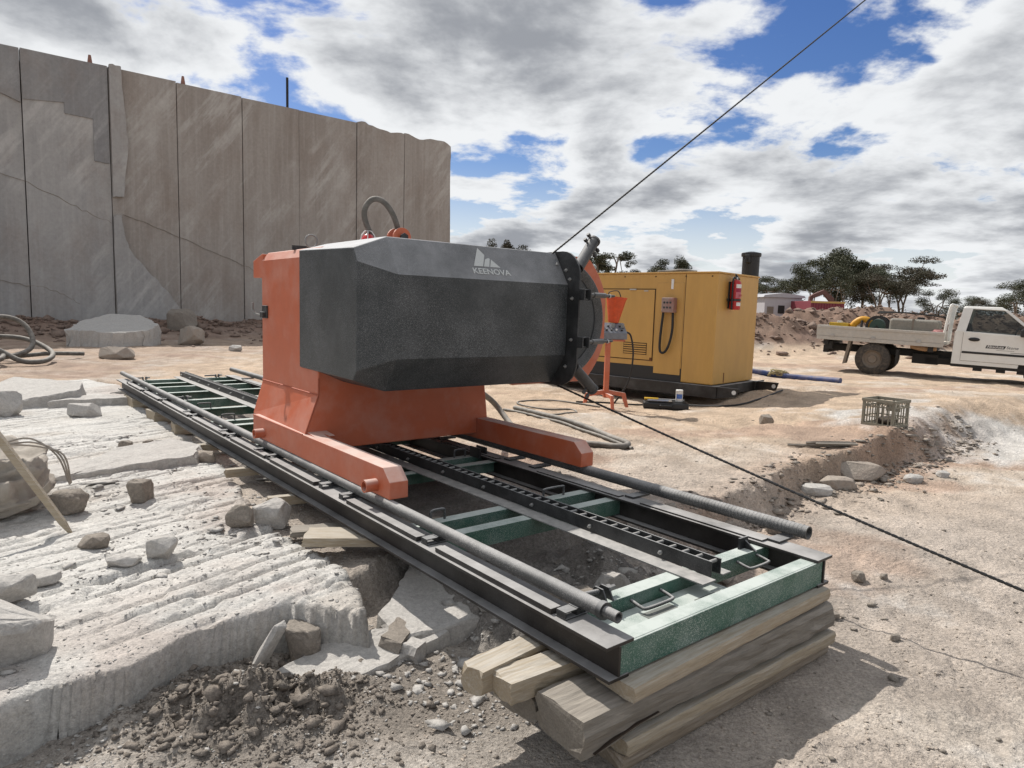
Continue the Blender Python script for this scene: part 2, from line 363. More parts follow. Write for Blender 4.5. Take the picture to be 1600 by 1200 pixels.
def gz(x, y):
    x = np.asarray(x, float); y = np.asarray(y, float)
    r = np.hypot(x, y)
    d = ledge_d(x, y) + 0.16 * sstep(-0.6, 0.6, x) * fbm(x * 1.7, y * 1.7, 3, 4) + 0.05 * fbm(x * 9, y * 9, 5, 3)
    hi = 0.20 + 0.06 * sstep(-1, 2, x) + 0.20 * sstep(2.0, 5.5, x) * (1 - 0.0 * x)
    hi = hi - 0.14 * np.exp(-(((x - 2.6) / 2.0) ** 2 + ((y - 12.0) / 3.2) ** 2))
    hi = hi + 0.04 * sstep(5, 8, x) - 0.25 * sstep(9.5, 15.5, y) * sstep(3.5, 7, x)
    hi = hi + (0.35 - hi) * sstep(22, 45, r)
    wdt = 0.02 + 0.30 * np.clip(x - 4.0, 0, 8) + 0.22 * np.clip(-x - 1.0, 0, 3) * 0
    k = sstep(-0.5 * wdt - 0.05, 0.5 * wdt + 0.05, d)
    lo = 0.0 + 0.03 * fbm(x * 0.8, y * 0.8, 21, 3) + 0.02 * np.clip(x - 2, 0, 4)
    lo = lo + 0.07 * np.exp(-np.clip(-d, 0, 9) / 0.35) * (fbm(x * 5, y * 5, 31, 3) + 0.5)
    z = lo + (hi - lo) * k
    rough = 0.025 + 0.02 * np.exp(-(d / 0.5) ** 2)
    z = z + rough * fbm(x * 2.2, y * 2.2, 41, 6, 0.55) + 0.012 * fbm(x * 15, y * 15, 51, 4, 0.6) * np.exp(-np.clip(r - 4, 0, 99) / 6) + 0.014 * sstep(0.05, 0.2, fbm(x * 3.1, y * 3.1, 57, 4))
    z = z + 0.05 * fbm(x * 0.35, y * 0.35, 61, 3) * sstep(6, 14, r)
    # dirt mound at the foot of the bench
    mnd = np.exp(-(((x + 1.02) / 0.26) ** 2 + ((y - 2.52) / 0.20) ** 2)) + 0.55 * np.exp(-(((x + 0.70) / 0.22) ** 2 + ((y - 2.66) / 0.14) ** 2))
    z = z + mnd * (0.11 + 0.16 * fbm(x * 10, y * 10, 71, 5, 0.6))
    # shallow wheel ruts crossing the yard
    for (ax, ay, ang, wd_) in ((5.0, 11.5, R(12), 0.22), (5.0, 13.1, R(12), 0.22), (3.4, 8.2, R(-25), 0.18), (9.0, 9.0, R(5), 0.25)):
        dr_ = -(x - ax) * math.sin(ang) + (y - ay) * math.cos(ang) + 0.25 * fbm(x * 0.3, y * 0.3, 77, 2)
        z = z - 0.035 * np.exp(-(dr_ / wd_) ** 2) * sstep(2.0, 3.5, x) + 0.02 * np.exp(-((np.abs(dr_) - 1.6 * wd_) / 0.1) ** 2) * sstep(2.0, 3.5, x)
    # keep clear below the track
    du = (x - TO[0]) * DU[0] + (y - TO[1]) * DU[1]; dv = (x - TO[0]) * DV[0] + (y - TO[1]) * DV[1]
    ft = sstep(-0.4, -0.1, du) * sstep(1.95, 1.65, du) * sstep(-0.4, 0.0, dv) * sstep(10.2, 9.7, dv)
    z = np.where(ft > 0, z * (1 - ft) + np.minimum(z, 0.24) * ft, z)
    pit = sstep(0.0, 0.2, du) * sstep(1.45, 1.2, du) * sstep(0.3, 0.5, dv) * sstep(1.6, 1.2, dv)
    z = z + pit * (0.10 + 0.16 * fbm(x * 4, y * 4, 87, 5, 0.6))
    st = sstep(-0.5, -0.3, du) * sstep(1.9, 1.7, du) * sstep(-0.55, -0.35, dv) * sstep(0.45, 0.3, dv)
    z = z * (1 - st) + (0.005 * fbm(x * 7, y * 7, 81, 3)) * st
    b = poly_sd(x, y, BENCH)
    z = z + (np.minimum(z, 0.03) - z) * sstep(0.06, 0.18, b)
    # rubble skirt under the quarry face
    wd = wall_dist(x, y)
    z = z + 0.75 * sstep(4.2, 0.0, wd) * (0.75 + 0.7 * fbm(x * 0.6, y * 0.6, 91, 5)) * sstep(-40, -20, x)
    # spoil heap beyond the generator and the ute
    yh = 27.5 + 0.10 * (x - 10)
    hh = sstep(3.5, 7.5, x) * np.exp(-np.abs((y - yh) / 2.6) ** 2.6)
    z = z + hh * (1.25 + 0.75 * fbm(x * 0.33, y * 0.5, 101, 5, 0.6) + 0.18 * fbm(x * 1.9, y * 1.9, 111, 4))
    z = z + sstep(38, 48, x) * np.exp(-((y - 52) / 9) ** 2) * 1.6
    return z
WA = np.array([-17.468, 24.0]); WB = np.array([-3.442, 35.776]); WT = (WB - WA) / np.hypot(*(WB - WA)); WN = np.array([WT[1], -WT[0]])   # WN points to the camera side
def wall_dist(x, y):
    a = (x - WA[0]) * WT[0] + (y - WA[1]) * WT[1]; n = (x - WA[0]) * WN[0] + (y - WA[1]) * WN[1]
    ex = np.maximum(0, a - 18.6)
    return np.where(n > 0, np.hypot(n, ex * 1.5), np.where(a > 18.3, 99, 0.0) )
def bz(x, y):
    # top of the drilled bench
    x = np.asarray(x, float); y = np.asarray(y, float)
    s = x * CB + y * SB; t = -x * SB + y * CB
    sd = poly_sd(x, y, BENCH)
    sd = sd + 0.045 * fbm(s * 2.2, t * 2.2, 7, 3) + 0.003 * fbm(s * 16, t * 16, 8, 2)
    tw = t + 0.035 * fbm(s * 0.35, t * 0.6, 11, 2) + 0.006 * fbm(s * 5, t * 5, 12, 2)
    sp = 0.135; ph = tw / sp; k = np.floor(ph); f = ph - k
    off = _hash(k, k * 0 + 1, 23); f = f + 0.25 * (off - 0.5); f = f - np.floor(f)
    seg = np.floor(s * (0.5 + 0.9 * off) + 7 * off); rnd = _hash(k, seg, 13)
    amp = 0.028 * np.clip(1.6 * rnd - 0.10, 0.0, 1.1) * sstep(-0.30, 0.02, fbm(s * 0.9, t * 1.5, 14, 3) + 0.10)
    w_ = 0.16
    ch_ = np.sqrt(np.clip(1 - ((f - w_) / w_) ** 2, 0, 1)) * (f < 2 * w_)
    z = 0.222 - amp * ch_ + 0.010 * (_hash(k, k * 0 + 3, 29) - 0.5)
    flake = fbm(s * 3.0, t * 6.0, 16, 5)
    z = z + 0.022 * fbm(s * 0.6, t * 0.6, 15, 4) + 0.020 * sstep(0.0, 0.06, flake) * sstep(-0.1, 0.25, fbm(s * 0.8, t * 0.8, 18, 3)) + 0.010 * np.abs(flake) + 0.007 * fbm(s * 25, t * 30, 17, 3)
    drop = sstep(0.028, 0.0, sd)
    z = z - 0.014 * sstep(0.10, 0.02, sd)
    return z * (1 - drop) + (-0.16) * drop, sd

# ------------------------------------------------------------------ ground sheet
def grid_mesh(name, X, Y, Z, material, cols=None, closed=False):
    nr, nc = X.shape
    V = np.stack([X, Y, Z], -1).reshape(-1, 3).astype(np.float32)
    i = np.arange(nr - 1)[:, None]; j = np.arange(nc if closed else nc - 1)[None, :]; j2 = (j + 1) % nc
    F = np.stack([i * nc + j, i * nc + j2, (i + 1) * nc + j2, (i + 1) * nc + j], -1).reshape(-1, 4)
    me = bpy.data.meshes.new(name); me.vertices.add(len(V)); me.vertices.foreach_set('co', V.ravel())
    me.loops.add(F.size); me.polygons.add(len(F)); me.loops.foreach_set('vertex_index', F.ravel().astype(np.int32))
    me.polygons.foreach_set('loop_start', (np.arange(len(F)) * 4).astype(np.int32)); me.polygons.foreach_set('loop_total', np.full(len(F), 4, np.int32))
    me.polygons.foreach_set('use_smooth', np.ones(len(F), bool))
    if cols is not None:
        at = me.color_attributes.new('tint', 'FLOAT_COLOR', 'POINT')
        C4 = np.ones((len(V), 4), np.float32); C4[:, :3] = cols.reshape(-1, 3); at.data.foreach_set('color', C4.ravel())
    me.update(calc_edges=True); me.validate(); me.materials.append(material)
    return link(name, me)
def lerp3(c, k, b): return c + (np.array(b)[None, None, :] - c) * k[..., None]
rr = np.concatenate([np.linspace(0.05, 0.7, 8)[:-1], np.geomspace(0.7, 60, 560)[:-1], np.geomspace(60, 1500, 40)])
an = np.concatenate([np.linspace(-180, -58, 40)[:-1], np.linspace(-58, 58, 680)[:-1], np.linspace(58, 180, 40)[:-1]])
RR, AN = np.meshgrid(rr, np.radians(an), indexing='ij')
GX, GY = RR * np.sin(AN), RR * np.cos(AN)
GZ = gz(GX, GY)
base = np.zeros(GX.shape + (3,)) + np.array((0.475, 0.41, 0.35))
n_big = fbm(GX * 0.25, GY * 0.25, 200, 4); n_mid = fbm(GX * 0.9, GY * 0.9, 210, 5); n_sm = fbm(GX * 5, GY * 5, 220, 4)
ochre = sstep(5.0, 9.0, GY + 1.5 * n_big + 0.8 * n_mid) * 0.85
base = lerp3(base, np.clip(ochre, 0, 1), (0.54, 0.405, 0.285))
base = lerp3(base, np.clip(sstep(0.02, 0.3, n_mid + 0.3 * n_sm) * 0.5, 0, 1), (0.56, 0.50, 0.43))
base = lerp3(base, np.clip(sstep(0.08, 0.32, fbm(GX * 0.5, GY * 0.9, 230, 5)) * 0.7 * sstep(3, 6, RR), 0, 1), (0.42, 0.29, 0.215))
wp = np.exp(-(((GX - 6.2) / 1.9) ** 2 + ((GY - 8.6) / 1.1) ** 2)) + 0.6 * np.exp(-(((GX - 2.4) / 0.9) ** 2 + ((GY - 4.0) / 0.6) ** 2))
base = lerp3(base, np.clip(sstep(0.30, 0.85, wp + 0.9 * n_mid + 0.5 * n_sm) * 0.8, 0, 1), (0.56, 0.55, 0.525))
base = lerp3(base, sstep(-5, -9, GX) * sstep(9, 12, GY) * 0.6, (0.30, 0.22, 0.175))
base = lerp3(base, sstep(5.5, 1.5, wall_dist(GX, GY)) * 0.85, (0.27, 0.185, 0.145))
heap = sstep(0.48, 0.75, GZ) * sstep(18, 22, GY)
base = lerp3(base, heap * 0.95, (0.205, 0.130, 0.095))
base = lerp3(base, heap * sstep(0.1, 0.3, fbm(GX * 1.3, GY * 1.3, 260, 4)) * 0.45, (0.30, 0.21, 0.155))
far = sstep(34, 50, RR); base = lerp3(base, far * 0.8, (0.26, 0.185, 0.12))
lw = np.exp(-((RR - 2.6) / 1.2) ** 2) * sstep(1.2, 0.3, GX); base = lerp3(base, np.clip(lw * 0.6, 0, 1), (0.33, 0.305, 0.275))
led = np.exp(-(ledge_d(GX, GY) / 0.35) ** 2) * sstep(0.8, 1.5, GX) * sstep(7, 5, GX); base = lerp3(base, np.clip(led * 0.55 * (0.6 + n_mid), 0, 1), (0.36, 0.225, 0.15))
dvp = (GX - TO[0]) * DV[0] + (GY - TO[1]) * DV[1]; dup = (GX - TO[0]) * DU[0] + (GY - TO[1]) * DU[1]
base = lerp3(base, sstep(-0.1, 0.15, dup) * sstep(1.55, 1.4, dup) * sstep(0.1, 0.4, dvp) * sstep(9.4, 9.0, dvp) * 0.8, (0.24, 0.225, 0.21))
mnd_shade = np.exp(-(((GX + 0.98) / 0.50) ** 2 + ((GY - 2.52) / 0.34) ** 2)) + np.exp(-(((GX + 0.35) / 0.5) ** 2 + ((GY - 2.75) / 0.3) ** 2))
base = lerp3(base, np.clip(sstep(0.25, 0.7, mnd_shade + 0.3 * n_mid), 0, 1) * 0.85, (0.27, 0.235, 0.20))  # shade over the mound and the floor beside it, painted into the tint
base = base * (1 + 0.35 * n_sm[..., None])
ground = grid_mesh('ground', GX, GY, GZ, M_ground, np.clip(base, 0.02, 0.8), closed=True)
tag(ground, 'dusty pale and ochre quarry floor', kind='structure')

# drilled granite bench to the left of the track
tt = np.concatenate([np.arange(-1.2, 6.0, 0.0125), np.arange(6.0, 15.0, 0.022)])
ss = np.concatenate([np.arange(-7, 0.5, 0.12), np.arange(0.5, 4.2, 0.026), np.arange(4.2, 12.5, 0.06)])
SS, TT = np.meshgrid(ss, tt, indexing='ij')
BX, BY = SS * CB - TT * SB, SS * SB + TT * CB
BZ, BSD = bz(BX, BY)
bc = np.zeros(BX.shape + (3,)) + np.array((0.56, 0.545, 0.515))
bc = lerp3(bc, np.clip(sstep(0.0, 0.35, fbm(SS * 0.9, TT * 1.4, 300, 5)) * 0.6, 0, 1), (0.45, 0.405, 0.355))
bc = lerp3(bc, np.clip(sstep(0.15, 0.40, fbm(SS * 1.3 + 4, TT * 1.3, 310, 5)) * sstep(0.9, 0.1, BSD) * 0.45, 0, 1), (0.42, 0.33, 0.28))
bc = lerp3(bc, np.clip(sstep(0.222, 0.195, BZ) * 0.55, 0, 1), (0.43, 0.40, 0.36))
bc = lerp3(bc, sstep(0.17, 0.08, BZ), (0.37, 0.36, 0.335))  # front face below the rim tinted darker in place of its shade
keep = BSD.max(axis=1) > -0.2
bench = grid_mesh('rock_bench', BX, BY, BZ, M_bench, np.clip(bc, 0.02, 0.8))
bm = bmesh.new(); bm.from_mesh(bench.data)
bmesh.ops.delete(bm, geom=[v for v in bm.verts if v.co.z < -0.15 and all(e.other_vert(v).co.z < -0.15 for e in v.link_edges)], context='VERTS')
bm.to_mesh(bench.data); bm.free()
tag(bench, 'pale granite bench with parallel drill grooves left of the track', kind='structure')

# ------------------------------------------------------------------ quarry face of tall sawn panels
def wallp(a, z, n=0.0): return (WA[0] + WT[0] * a + WN[0] * n, WA[1] + WT[1] * a + WN[1] * n, z)
face = MB()
core = [wallp(-16, 0, -0.35), wallp(18.1, 0, -0.35), wallp(18.1, 0, -14), wallp(-16, 0, -14)]
face.add([(p[0], p[1], -0.3) for p in core] + [(p[0], p[1], 9.55) for p in core], [(0, 3, 2, 1), (4, 5, 6, 7), (0, 1, 5, 4), (1, 2, 6, 5), (2, 3, 7, 6), (3, 0, 4, 7)])
qf = face.build('quarry_face', M_seamdark); tag(qf, 'tall grey quarry face of sawn vertical panels', kind='structure')
def wall_mat(name, c1, c2, light, seed):
    M = bpy.data.materials.new(name); M.use_nodes = True; t = M.node_tree; L = t.links.new
    bs = t.nodes['Principled BSDF']; bs.inputs['Roughness'].default_value = 0.95
    tcn = t.nodes.new('ShaderNodeTexCoord')
    def mp(sc, rot=(0, 0, 0), loc=(0, 0, 0)):
        q = t.nodes.new('ShaderNodeMapping'); q.inputs['Scale'].default_value = sc; q.inputs['Rotation'].default_value = rot; q.inputs['Location'].default_value = loc
        L(tcn.outputs['Object'], q.inputs[0]); return q.outputs[0]
    def nz(v, s, d=6, r=0.6):
        q = t.nodes.new('ShaderNodeTexNoise'); q.inputs['Scale'].default_value = s; q.inputs['Detail'].default_value = d; q.inputs['Roughness'].default_value = r; L(v, q.inputs['Vector']); return q.outputs['Fac']
    def mr(v, a, b, c=0.0, d=1.0):
        q = t.nodes.new('ShaderNodeMapRange'); L(v, q.inputs[0])
        for i, x in enumerate((a, b, c, d)): q.inputs[1 + i].default_value = x
        return q.outputs[0]
    def mx(f, a, b, mode='MIX'):
        q = t.nodes.new('ShaderNodeMix'); q.data_type = 'RGBA'; q.blend_type = mode
        for s, v in (('Factor', f), ('A', a), ('B', b)):
            if isinstance(v, float): q.inputs[s].default_value = v
            elif isinstance(v, tuple): q.inputs[s].default_value = (*v, 1)
            else: L(v, q.inputs[s])
        return q.outputs['Result']
    def mul(a, b):
        q = t.nodes.new('ShaderNodeMath'); q.operation = 'MULTIPLY'; L(a, q.inputs[0])
        if isinstance(b, float): q.inputs[1].default_value = b
        else: L(b, q.inputs[1])
        return q.outputs[0]
    off = (seed * 3.7, seed * 1.3, seed * 2.1)
    c = mx(mr(nz(mp((1, 1, 0.25), loc=off), 0.55, 5), 0.35, 0.65), c1, c2)
    c = mx(mul(mr(nz(mp((7, 7, 0.22), loc=off), 1.0, 5, 0.65), 0.45, 0.75), 0.40), c, light)          # vertical wash streaks
    m1 = t.nodes.new('ShaderNodeMapping'); m1.inputs['Rotation'].default_value = (0, 0, R(-40)); L(tcn.outputs['Object'], m1.inputs[0])
    m2 = t.nodes.new('ShaderNodeMapping'); m2.inputs['Rotation'].default_value = (0, R(55), 0); m2.inputs['Location'].default_value = off; L(m1.outputs[0], m2.inputs[0])
    wn_ = t.nodes.new('ShaderNodeMapping'); wn_.inputs['Scale'].default_value = (0.35, 0.35, 2.2); L(m2.outputs[0], wn_.inputs[0])
    diag = nz(wn_.outputs[0], 1.0, 5, 0.65)
    c = mx(mul(mul(mr(diag, 0.47, 0.62), mr(nz(mp((1, 1, 1), loc=off), 0.35, 3), 0.42, 0.58)), 0.85), c, light)   # scuffs
    c = mx(mul(mr(nz(mp((1, 1, 0.6), loc=off), 0.5, 6, 0.7), 0.48, 0.70), 0.40), c, (0.22, 0.165, 0.13))
    L(mx(1.0, c, mx(mr(nz(mp((1, 1, 1)), 9.0, 8, 0.7), 0.2, 0.8), (0.84, 0.84, 0.84), (1.12, 1.12, 1.12)), 'MULTIPLY'), bs.inputs['Base Color'])
    b = t.nodes.new('ShaderNodeBump'); b.inputs['Strength'].default_value = 0.35; b.inputs['Distance'].default_value = 0.03
    L(nz(mp((1, 1, 0.5)), 3.0, 8, 0.65), b.inputs['Height']); L(b.outputs[0], bs.inputs['Normal'])
    return M
JN = [-16.0, -13.2, -10.6, -7.9, -5.2, -2.4, 0.52, 3.14, 5.45, 7.94, 10.35, 13.10, 15.60, 18.31]
WM = [wall_mat('grey sawn granite', (0.39, 0.385, 0.375), (0.31, 0.305, 0.30), (0.49, 0.48, 0.465), 1),
      wall_mat('brown stained granite', (0.36, 0.335, 0.31), (0.28, 0.25, 0.225), (0.48, 0.465, 0.44), 2),
      wall_mat('dark sawn granite', (0.27, 0.27, 0.27), (0.235, 0.235, 0.24), (0.35, 0.35, 0.35), 3)]
def top_profile(a, k):
    if k <= 7: base_z = 9.90
    elif k == 8: base_z = 9.86
    else: base_z = 9.82
    chip = 0.0
    if k >= 11: chip = 0.22 * max(0.0, float(fbm(np.array(a * 1.1), np.array(k * 3.0), 400, 4)) + 0.15)
    if k == 12: chip += 0.02
    return base_z - chip
for k in range(len(JN) - 1):
    a0, a1 = JN[k] + 0.015, JN[k + 1] - 0.015
    na, nz_ = 14, 22
    off = 0.03 * math.sin(k * 2.3); lean = 0.02 * math.cos(k * 1.7)
    vs = []; idx = {}
    mb = MB()
    As = np.linspace(a0, a1, na)
    front = []
    for i, a in enumerate(As):
        tz = top_profile(a, k)
        if k == 10 and a - a0 < 0.55: tz -= 0.0
        if k == 11 and a - a0 < 0.45: tz += 0.10
        if k == 12 and a1 - a < 0.35: tz -= 0.18 * (1 - (a1 - a) / 0.35)
        col = []
        for j in range(nz_):
            z = -0.2 + (tz + 0.2) * j / (nz_ - 1)
            n = off + lean * (z / 10) + 0.018 * float(fbm(np.array(a * 0.8), np.array(z * 0.8), 500 + k, 3))
            aa = a
            if k == 12 and i == na - 1:
                aa = a + 0.10 * float(fbm(np.array(z * 1.1), np.array(3.3), 610, 4)) * 2
            col.append(wallp(aa, z, n))
        front.append(col)
    back = [[wallp(a, -0.2, -0.34), wallp(a, front[i][-1][2], -0.34)] for i, a in enumerate(As)]
    V = [p for c in front for p in c]; F = []
    for i in range(na - 1):
        for j in range(nz_ - 1): F.append((i * nz_ + j, (i + 1) * nz_ + j, (i + 1) * nz_ + j + 1, i * nz_ + j + 1))
    o0 = len(V)
    for b in back: V += b
    for i in range(na - 1): F.append((i * nz_ + nz_ - 1, (i + 1) * nz_ + nz_ - 1, o0 + 2 * (i + 1) + 1, o0 + 2 * i + 1))
    for i in (0, na - 1): F.append(tuple([i * nz_ + j for j in range(nz_)] + [o0 + 2 * i + 1, o0 + 2 * i]))
    mb.add(V, F)
    p = mb.build('stone_panel', WM[0] if k <= 6 else WM[1], qf)
# broken skin still standing proud of the third panel, and the unwashed darker steps on the second
def wall_slab(name, poly, n0, n1, material):
    mb = MB(); N_ = len(poly)
    V = [wallp(a, z, n1) for a, z in poly] + [wallp(a, z, n0) for a, z in poly]
    mb.add(V, [tuple(range(N_)), tuple(range(N_, 2 * N_))[::-1]] + [(i, (i + 1) % N_, N_ + (i + 1) % N_, N_ + i) for i in range(N_)])
    return mb.build(name, material, qf)
def dense(poly, k, amp, seed):
    out = []; n = len(poly)
    for i in range(n):
        a, b = poly[i], poly[(i + 1) % n]
        for j in range(k):
            t = j / k
            q = (a[0] + (b[0] - a[0]) * t, a[1] + (b[1] - a[1]) * t)
            w = 0.0 if j == 0 else amp
            out.append((q[0] + w * float(vnoise(np.array(i * 5.1 + j), np.array(seed * 1.0), seed)), q[1] + w * float(vnoise(np.array(i * 3.3 + j), np.array(seed + 9.0), seed))))
    return out
wall_slab('rock_skin', dense([(3.17, 9.97), (3.55, 9.97), (3.62, 8.6), (3.72, 7.4), (3.60, 6.2), (3.52, 5.3), (3.17, 5.25)], 4, 0.07, 3), -0.02, 0.13, WM[0])
wall_slab('rock_skin', dense([(3.17, 4.55), (3.42, 4.62), (3.50, 3.9), (3.72, 3.3), (4.25, 2.6), (4.9, 1.9), (5.42, 1.1), (5.42, 0.0), (3.17, 0.0)], 4, 0.10, 5), -0.02, 0.14, WM[0])
wall_slab('rock_skin', [(0.56, 9.86), (3.10, 9.90), (3.10, 6.45), (2.92, 6.45), (2.62, 6.48), (2.62, 7.95), (1.75, 7.98), (1.75, 8.35), (0.56, 8.22)], -0.02, 0.055, WM[2])
wall_slab('rock_skin', [(-2.36, 9.86), (0.48, 9.86), (0.48, 8.1), (-0.2, 8.35), (-2.36, 7.9)], -0.02, 0.055, WM[2])
# slanting natural cracks across the panels
for pts in ([(-3, 6.5), (0.3, 5.55), (2.0, 4.75), (3.1, 4.35)], [(3.5, 4.7), (5.4, 4.0), (7.9, 3.05), (9.2, 2.6)], [(-1.5, 2.1), (0.4, 1.9), (1.4, 1.65), (2.0, 1.3)]):
    q = catmull([wallp(a, z + 0.03 * rng.uniform(-1, 1), 0.02) for a, z in pts], 8)
    q = [p + Vector((0, 0, 0.05 * rng.uniform(-1, 1))) for p in q]
    MB().tube(q, 0.010, 5).build('crack', M_rock2, qf)
# markers on the rim of the quarry face
for a, h, lab in ((2.62, 0.42, 'rust coloured marker cone on the quarry rim nearest the left edge'), (5.75, 0.40, 'rust coloured marker cone on the quarry rim, right one of the two')):
    p = wallp(a, 9.80, -0.2)
    MB().loft([[(p[0] + r * math.cos(t), p[1] + r * math.sin(t), p[2] + z) for t in [2 * math.pi * i / 10 for i in range(10)]] for r, z in ((0.17, 0), (0.16, 0.06), (0.09, 0.09), (0.045, h))]).build('marker_cone', mat('faded cone', (0.26, 0.13, 0.10), rough=0.8), None)
    tag(bpy.context.scene.collection.objects[-1], lab, 'cone', 'markers on the quarry rim')
p = wallp(9.92, 9.6, -0.2)
tag(MB().tube([p, (p[0], p[1], 11.1)], 0.055, 8).build('steel_post', M_dark), 'slim dark post standing up from the quarry rim', 'post')

# ------------------------------------------------------------------ track frame (local x = across, y = along, z = up)
TROT = (0, 0, TH); TLOC = (TO[0], TO[1], 0)
track = thing('rail_track_frame', 'long black and green steel track frame running under the orange machine', 'track frame', TLOC, TROT)
TL = 9.43
def ibeam(cu, w0, w1, v0, v1, z0, z1, name, wi):
    mb = MB()
    mb.box(w0 + cu, w1 + cu, v0, v1, z1 - 0.014, z1)
    mb.box(cu - 0.006, cu + 0.006, v0, v1, z0 + 0.014, z1 - 0.014)
    mb.box(cu - 0.052, cu + 0.052, v0, v1, z0, z0 + 0.014)
    return mb.build(name, M_beam, track, 0.002)
ibeam(-0.05, -0.07, 0.07, -0.135, 9.15, 0.33, 0.470, 'side_beam', 0)
ibeam(1.400, -0.07, 0.07, -0.135, 9.15, 0.33, 0.470, 'side_beam', 1)
# green end beam: a channel with its back to the front
mb = MB(); mb.box(-0.041, 1.391, -0.128, -0.118, 0.336, 0.453); mb.box(-0.041, 1.391, -0.118, -0.045, 0.445, 0.4535); mb.box(-0.041, 1.391, -0.118, -0.045, 0.336, 0.344)
mb.build('end_beam', M_green, track, 0.003)
# deck sheet between end beam and first cross member
mb = MB(); mb.box(0.03, 0.86, -0.043, 0.146, 0.384, 0.390)
deck = mb.build('deck_plate', M_green, track)
M_patch = flat('wiped grey paint', (0.17, 0.18, 0.165), 0.6)
MB().box(0.315, 0.50, -0.040, 0.085, 0.3905, 0.392).build('wiped_patch', M_patch, deck)
MB().box(0.62, 0.80, -0.040, 0.045, 0.3905, 0.392).build('wiped_patch', M_patch, deck)
for i in range(3): MB().box(0.355 + 0.038 * i, 0.383 + 0.038 * i, 0.052 - 0.035 * i, 0.060 - 0.035 * i, 0.3922, 0.393).build('wipe_mark', DUSTM if False else M_pipe, deck)
CROSS = [0.19, 1.21, 1.43, 2.45, 2.68, 3.72, 3.95, 4.93, 5.20, 6.05, 6.80, 7.55, 8.17, 8.62, 9.09]
for i, v in enumerate(CROSS):
    mb = MB(); fl = 0.075
    sgn = 1 if (i % 2 == 0) else -1
    mb.box(-0.041, 1.391, v - 0.038, v + 0.038, 0.440, 0.4485)
    wv = v - 0.036 if (i % 2 == 0 or i == 1) else v + 0.030
    mb.box(-0.041, 1.391, wv, wv + 0.006, 0.352, 0.440)
    mb.build('cross_member', M_green, track, 0.0015)
# guide pipes
gp = MB(); gp.pipe((0, 0.0, 0.525), (0, TL, 0.525), 0.030, 0.024, 20); gp.build('guide_pipe', M_pipe, track, 0, 35)
MB().pipe((0, -0.075, 0.525), (0, 0.01, 0.525), 0.0215, 0.016, 18).build('pipe_spigot', M_pipe, track, 0, 35)
MB().pipe((0, -0.012, 0.525), (0, 0.012, 0.525), 0.034, 0.022, 18).build('pipe_collar', M_black, track, 0, 35)
gr = MB(); gr.pipe((1.527, 0.02, 0.525), (1.527, TL + 0.05, 0.525), 0.035, 0.027, 22); rp = gr.build('guide_pipe', M_pipe, track, 0, 35)
ring = MB()
for i in range(46):
    v = 0.05 + 0.0215 * i
    ring.lathe([(0.0345, -0.004), (0.0366, -0.001), (0.0366, 0.001), (0.0345, 0.004)], (1.527, v, 0.525), 'y', 20)
ring.build('thread_ridges', M_pipe, rp, 0, 50)
# little square blocks and flat strips carrying the pipes
for u, side in ((-0.05, 0), (1.42, 1)):
    for v in (0.10, 1.07, 2.0, 2.29, 3.24, 3.5, 4.19, 4.4, 5.37, 5.6, 6.6, 7.55, 8.5):
        mb = MB()
        if side == 0:
            mb.box(u - 0.045, u + 0.085, v - 0.002, v + 0.055, 0.4715, 0.476); mb.box(u - 0.045, u - 0.040, v, v + 0.05, 0.476, 0.497)
            mb.box(u - 0.045, u + 0.02, v, v + 0.05, 0.497, 0.502); mb.box(u + 0.016, u + 0.03, v, v + 0.05, 0.476, 0.505); mb.box(u + 0.03, u + 0.07, v + 0.005, v + 0.045, 0.476, 0.490)
        else:
            mb.box(u - 0.03, u + 0.13, v, v + 0.07, 0.4715, 0.484)
        mb.build('pipe_block', M_black, track, 0.0012)
for v0, v1 in ((0.17, 0.98), (1.15, 1.93), (2.40, 3.18), (3.30, 4.10), (4.28, 5.28), (5.45, 6.50), (6.70, 7.45), (7.65, 8.4)):
    MB().box(-0.105, -0.052, v0, v1, 0.4715, 0.494).build('top_strip', M_beam, track, 0.002)
    MB().box(1.345, 1.395, v0, v1, 0.4715, 0.480).build('top_strip', M_beam, track, 0.002)
# chain rack down the middle
rack = MB(); rack.box(0.752, 0.760, 0.06, 9.38, 0.457, 0.528); rack.box(0.822, 0.830, 0.06, 9.38, 0.457, 0.528); rack = rack.build('rack', M_black, track, 0.002)
MB().box(0.655, 0.7505, 0.03, 9.36, 0.4495, 0.4565).build('base_strip', M_dsteel, rack, 0.001)
MB().box(0.8315, 0.895, 0.05, 9.36, 0.4495, 0.4565).build('base_strip', M_dsteel, rack, 0.001)
rg = MB().tube([(0.760, 0, 0), (0.822, 0, 0)], 0.0085, 8).build('rung', M_dsteel, rack, 0, 50)
rg.location = (0, 0.085, 0.514)
for i in range(1, 124): share(rg, rack, (0, 0.085 + 0.0752 * i, 0.514))
bt = MB().lathe([(0.011, 0), (0.011, 0.008), (0.006, 0.010), (0.006, 0.018)], (0, 0, 0), 'x', 8).build('bolt', M_steel, rack); bt.location = (0.752, 0.34, 0.487); bt.rotation_euler = (0, 0, math.pi)
for i in range(1, 20): share(bt, rack, (0.752, 0.34 + 0.47 * i, 0.487))
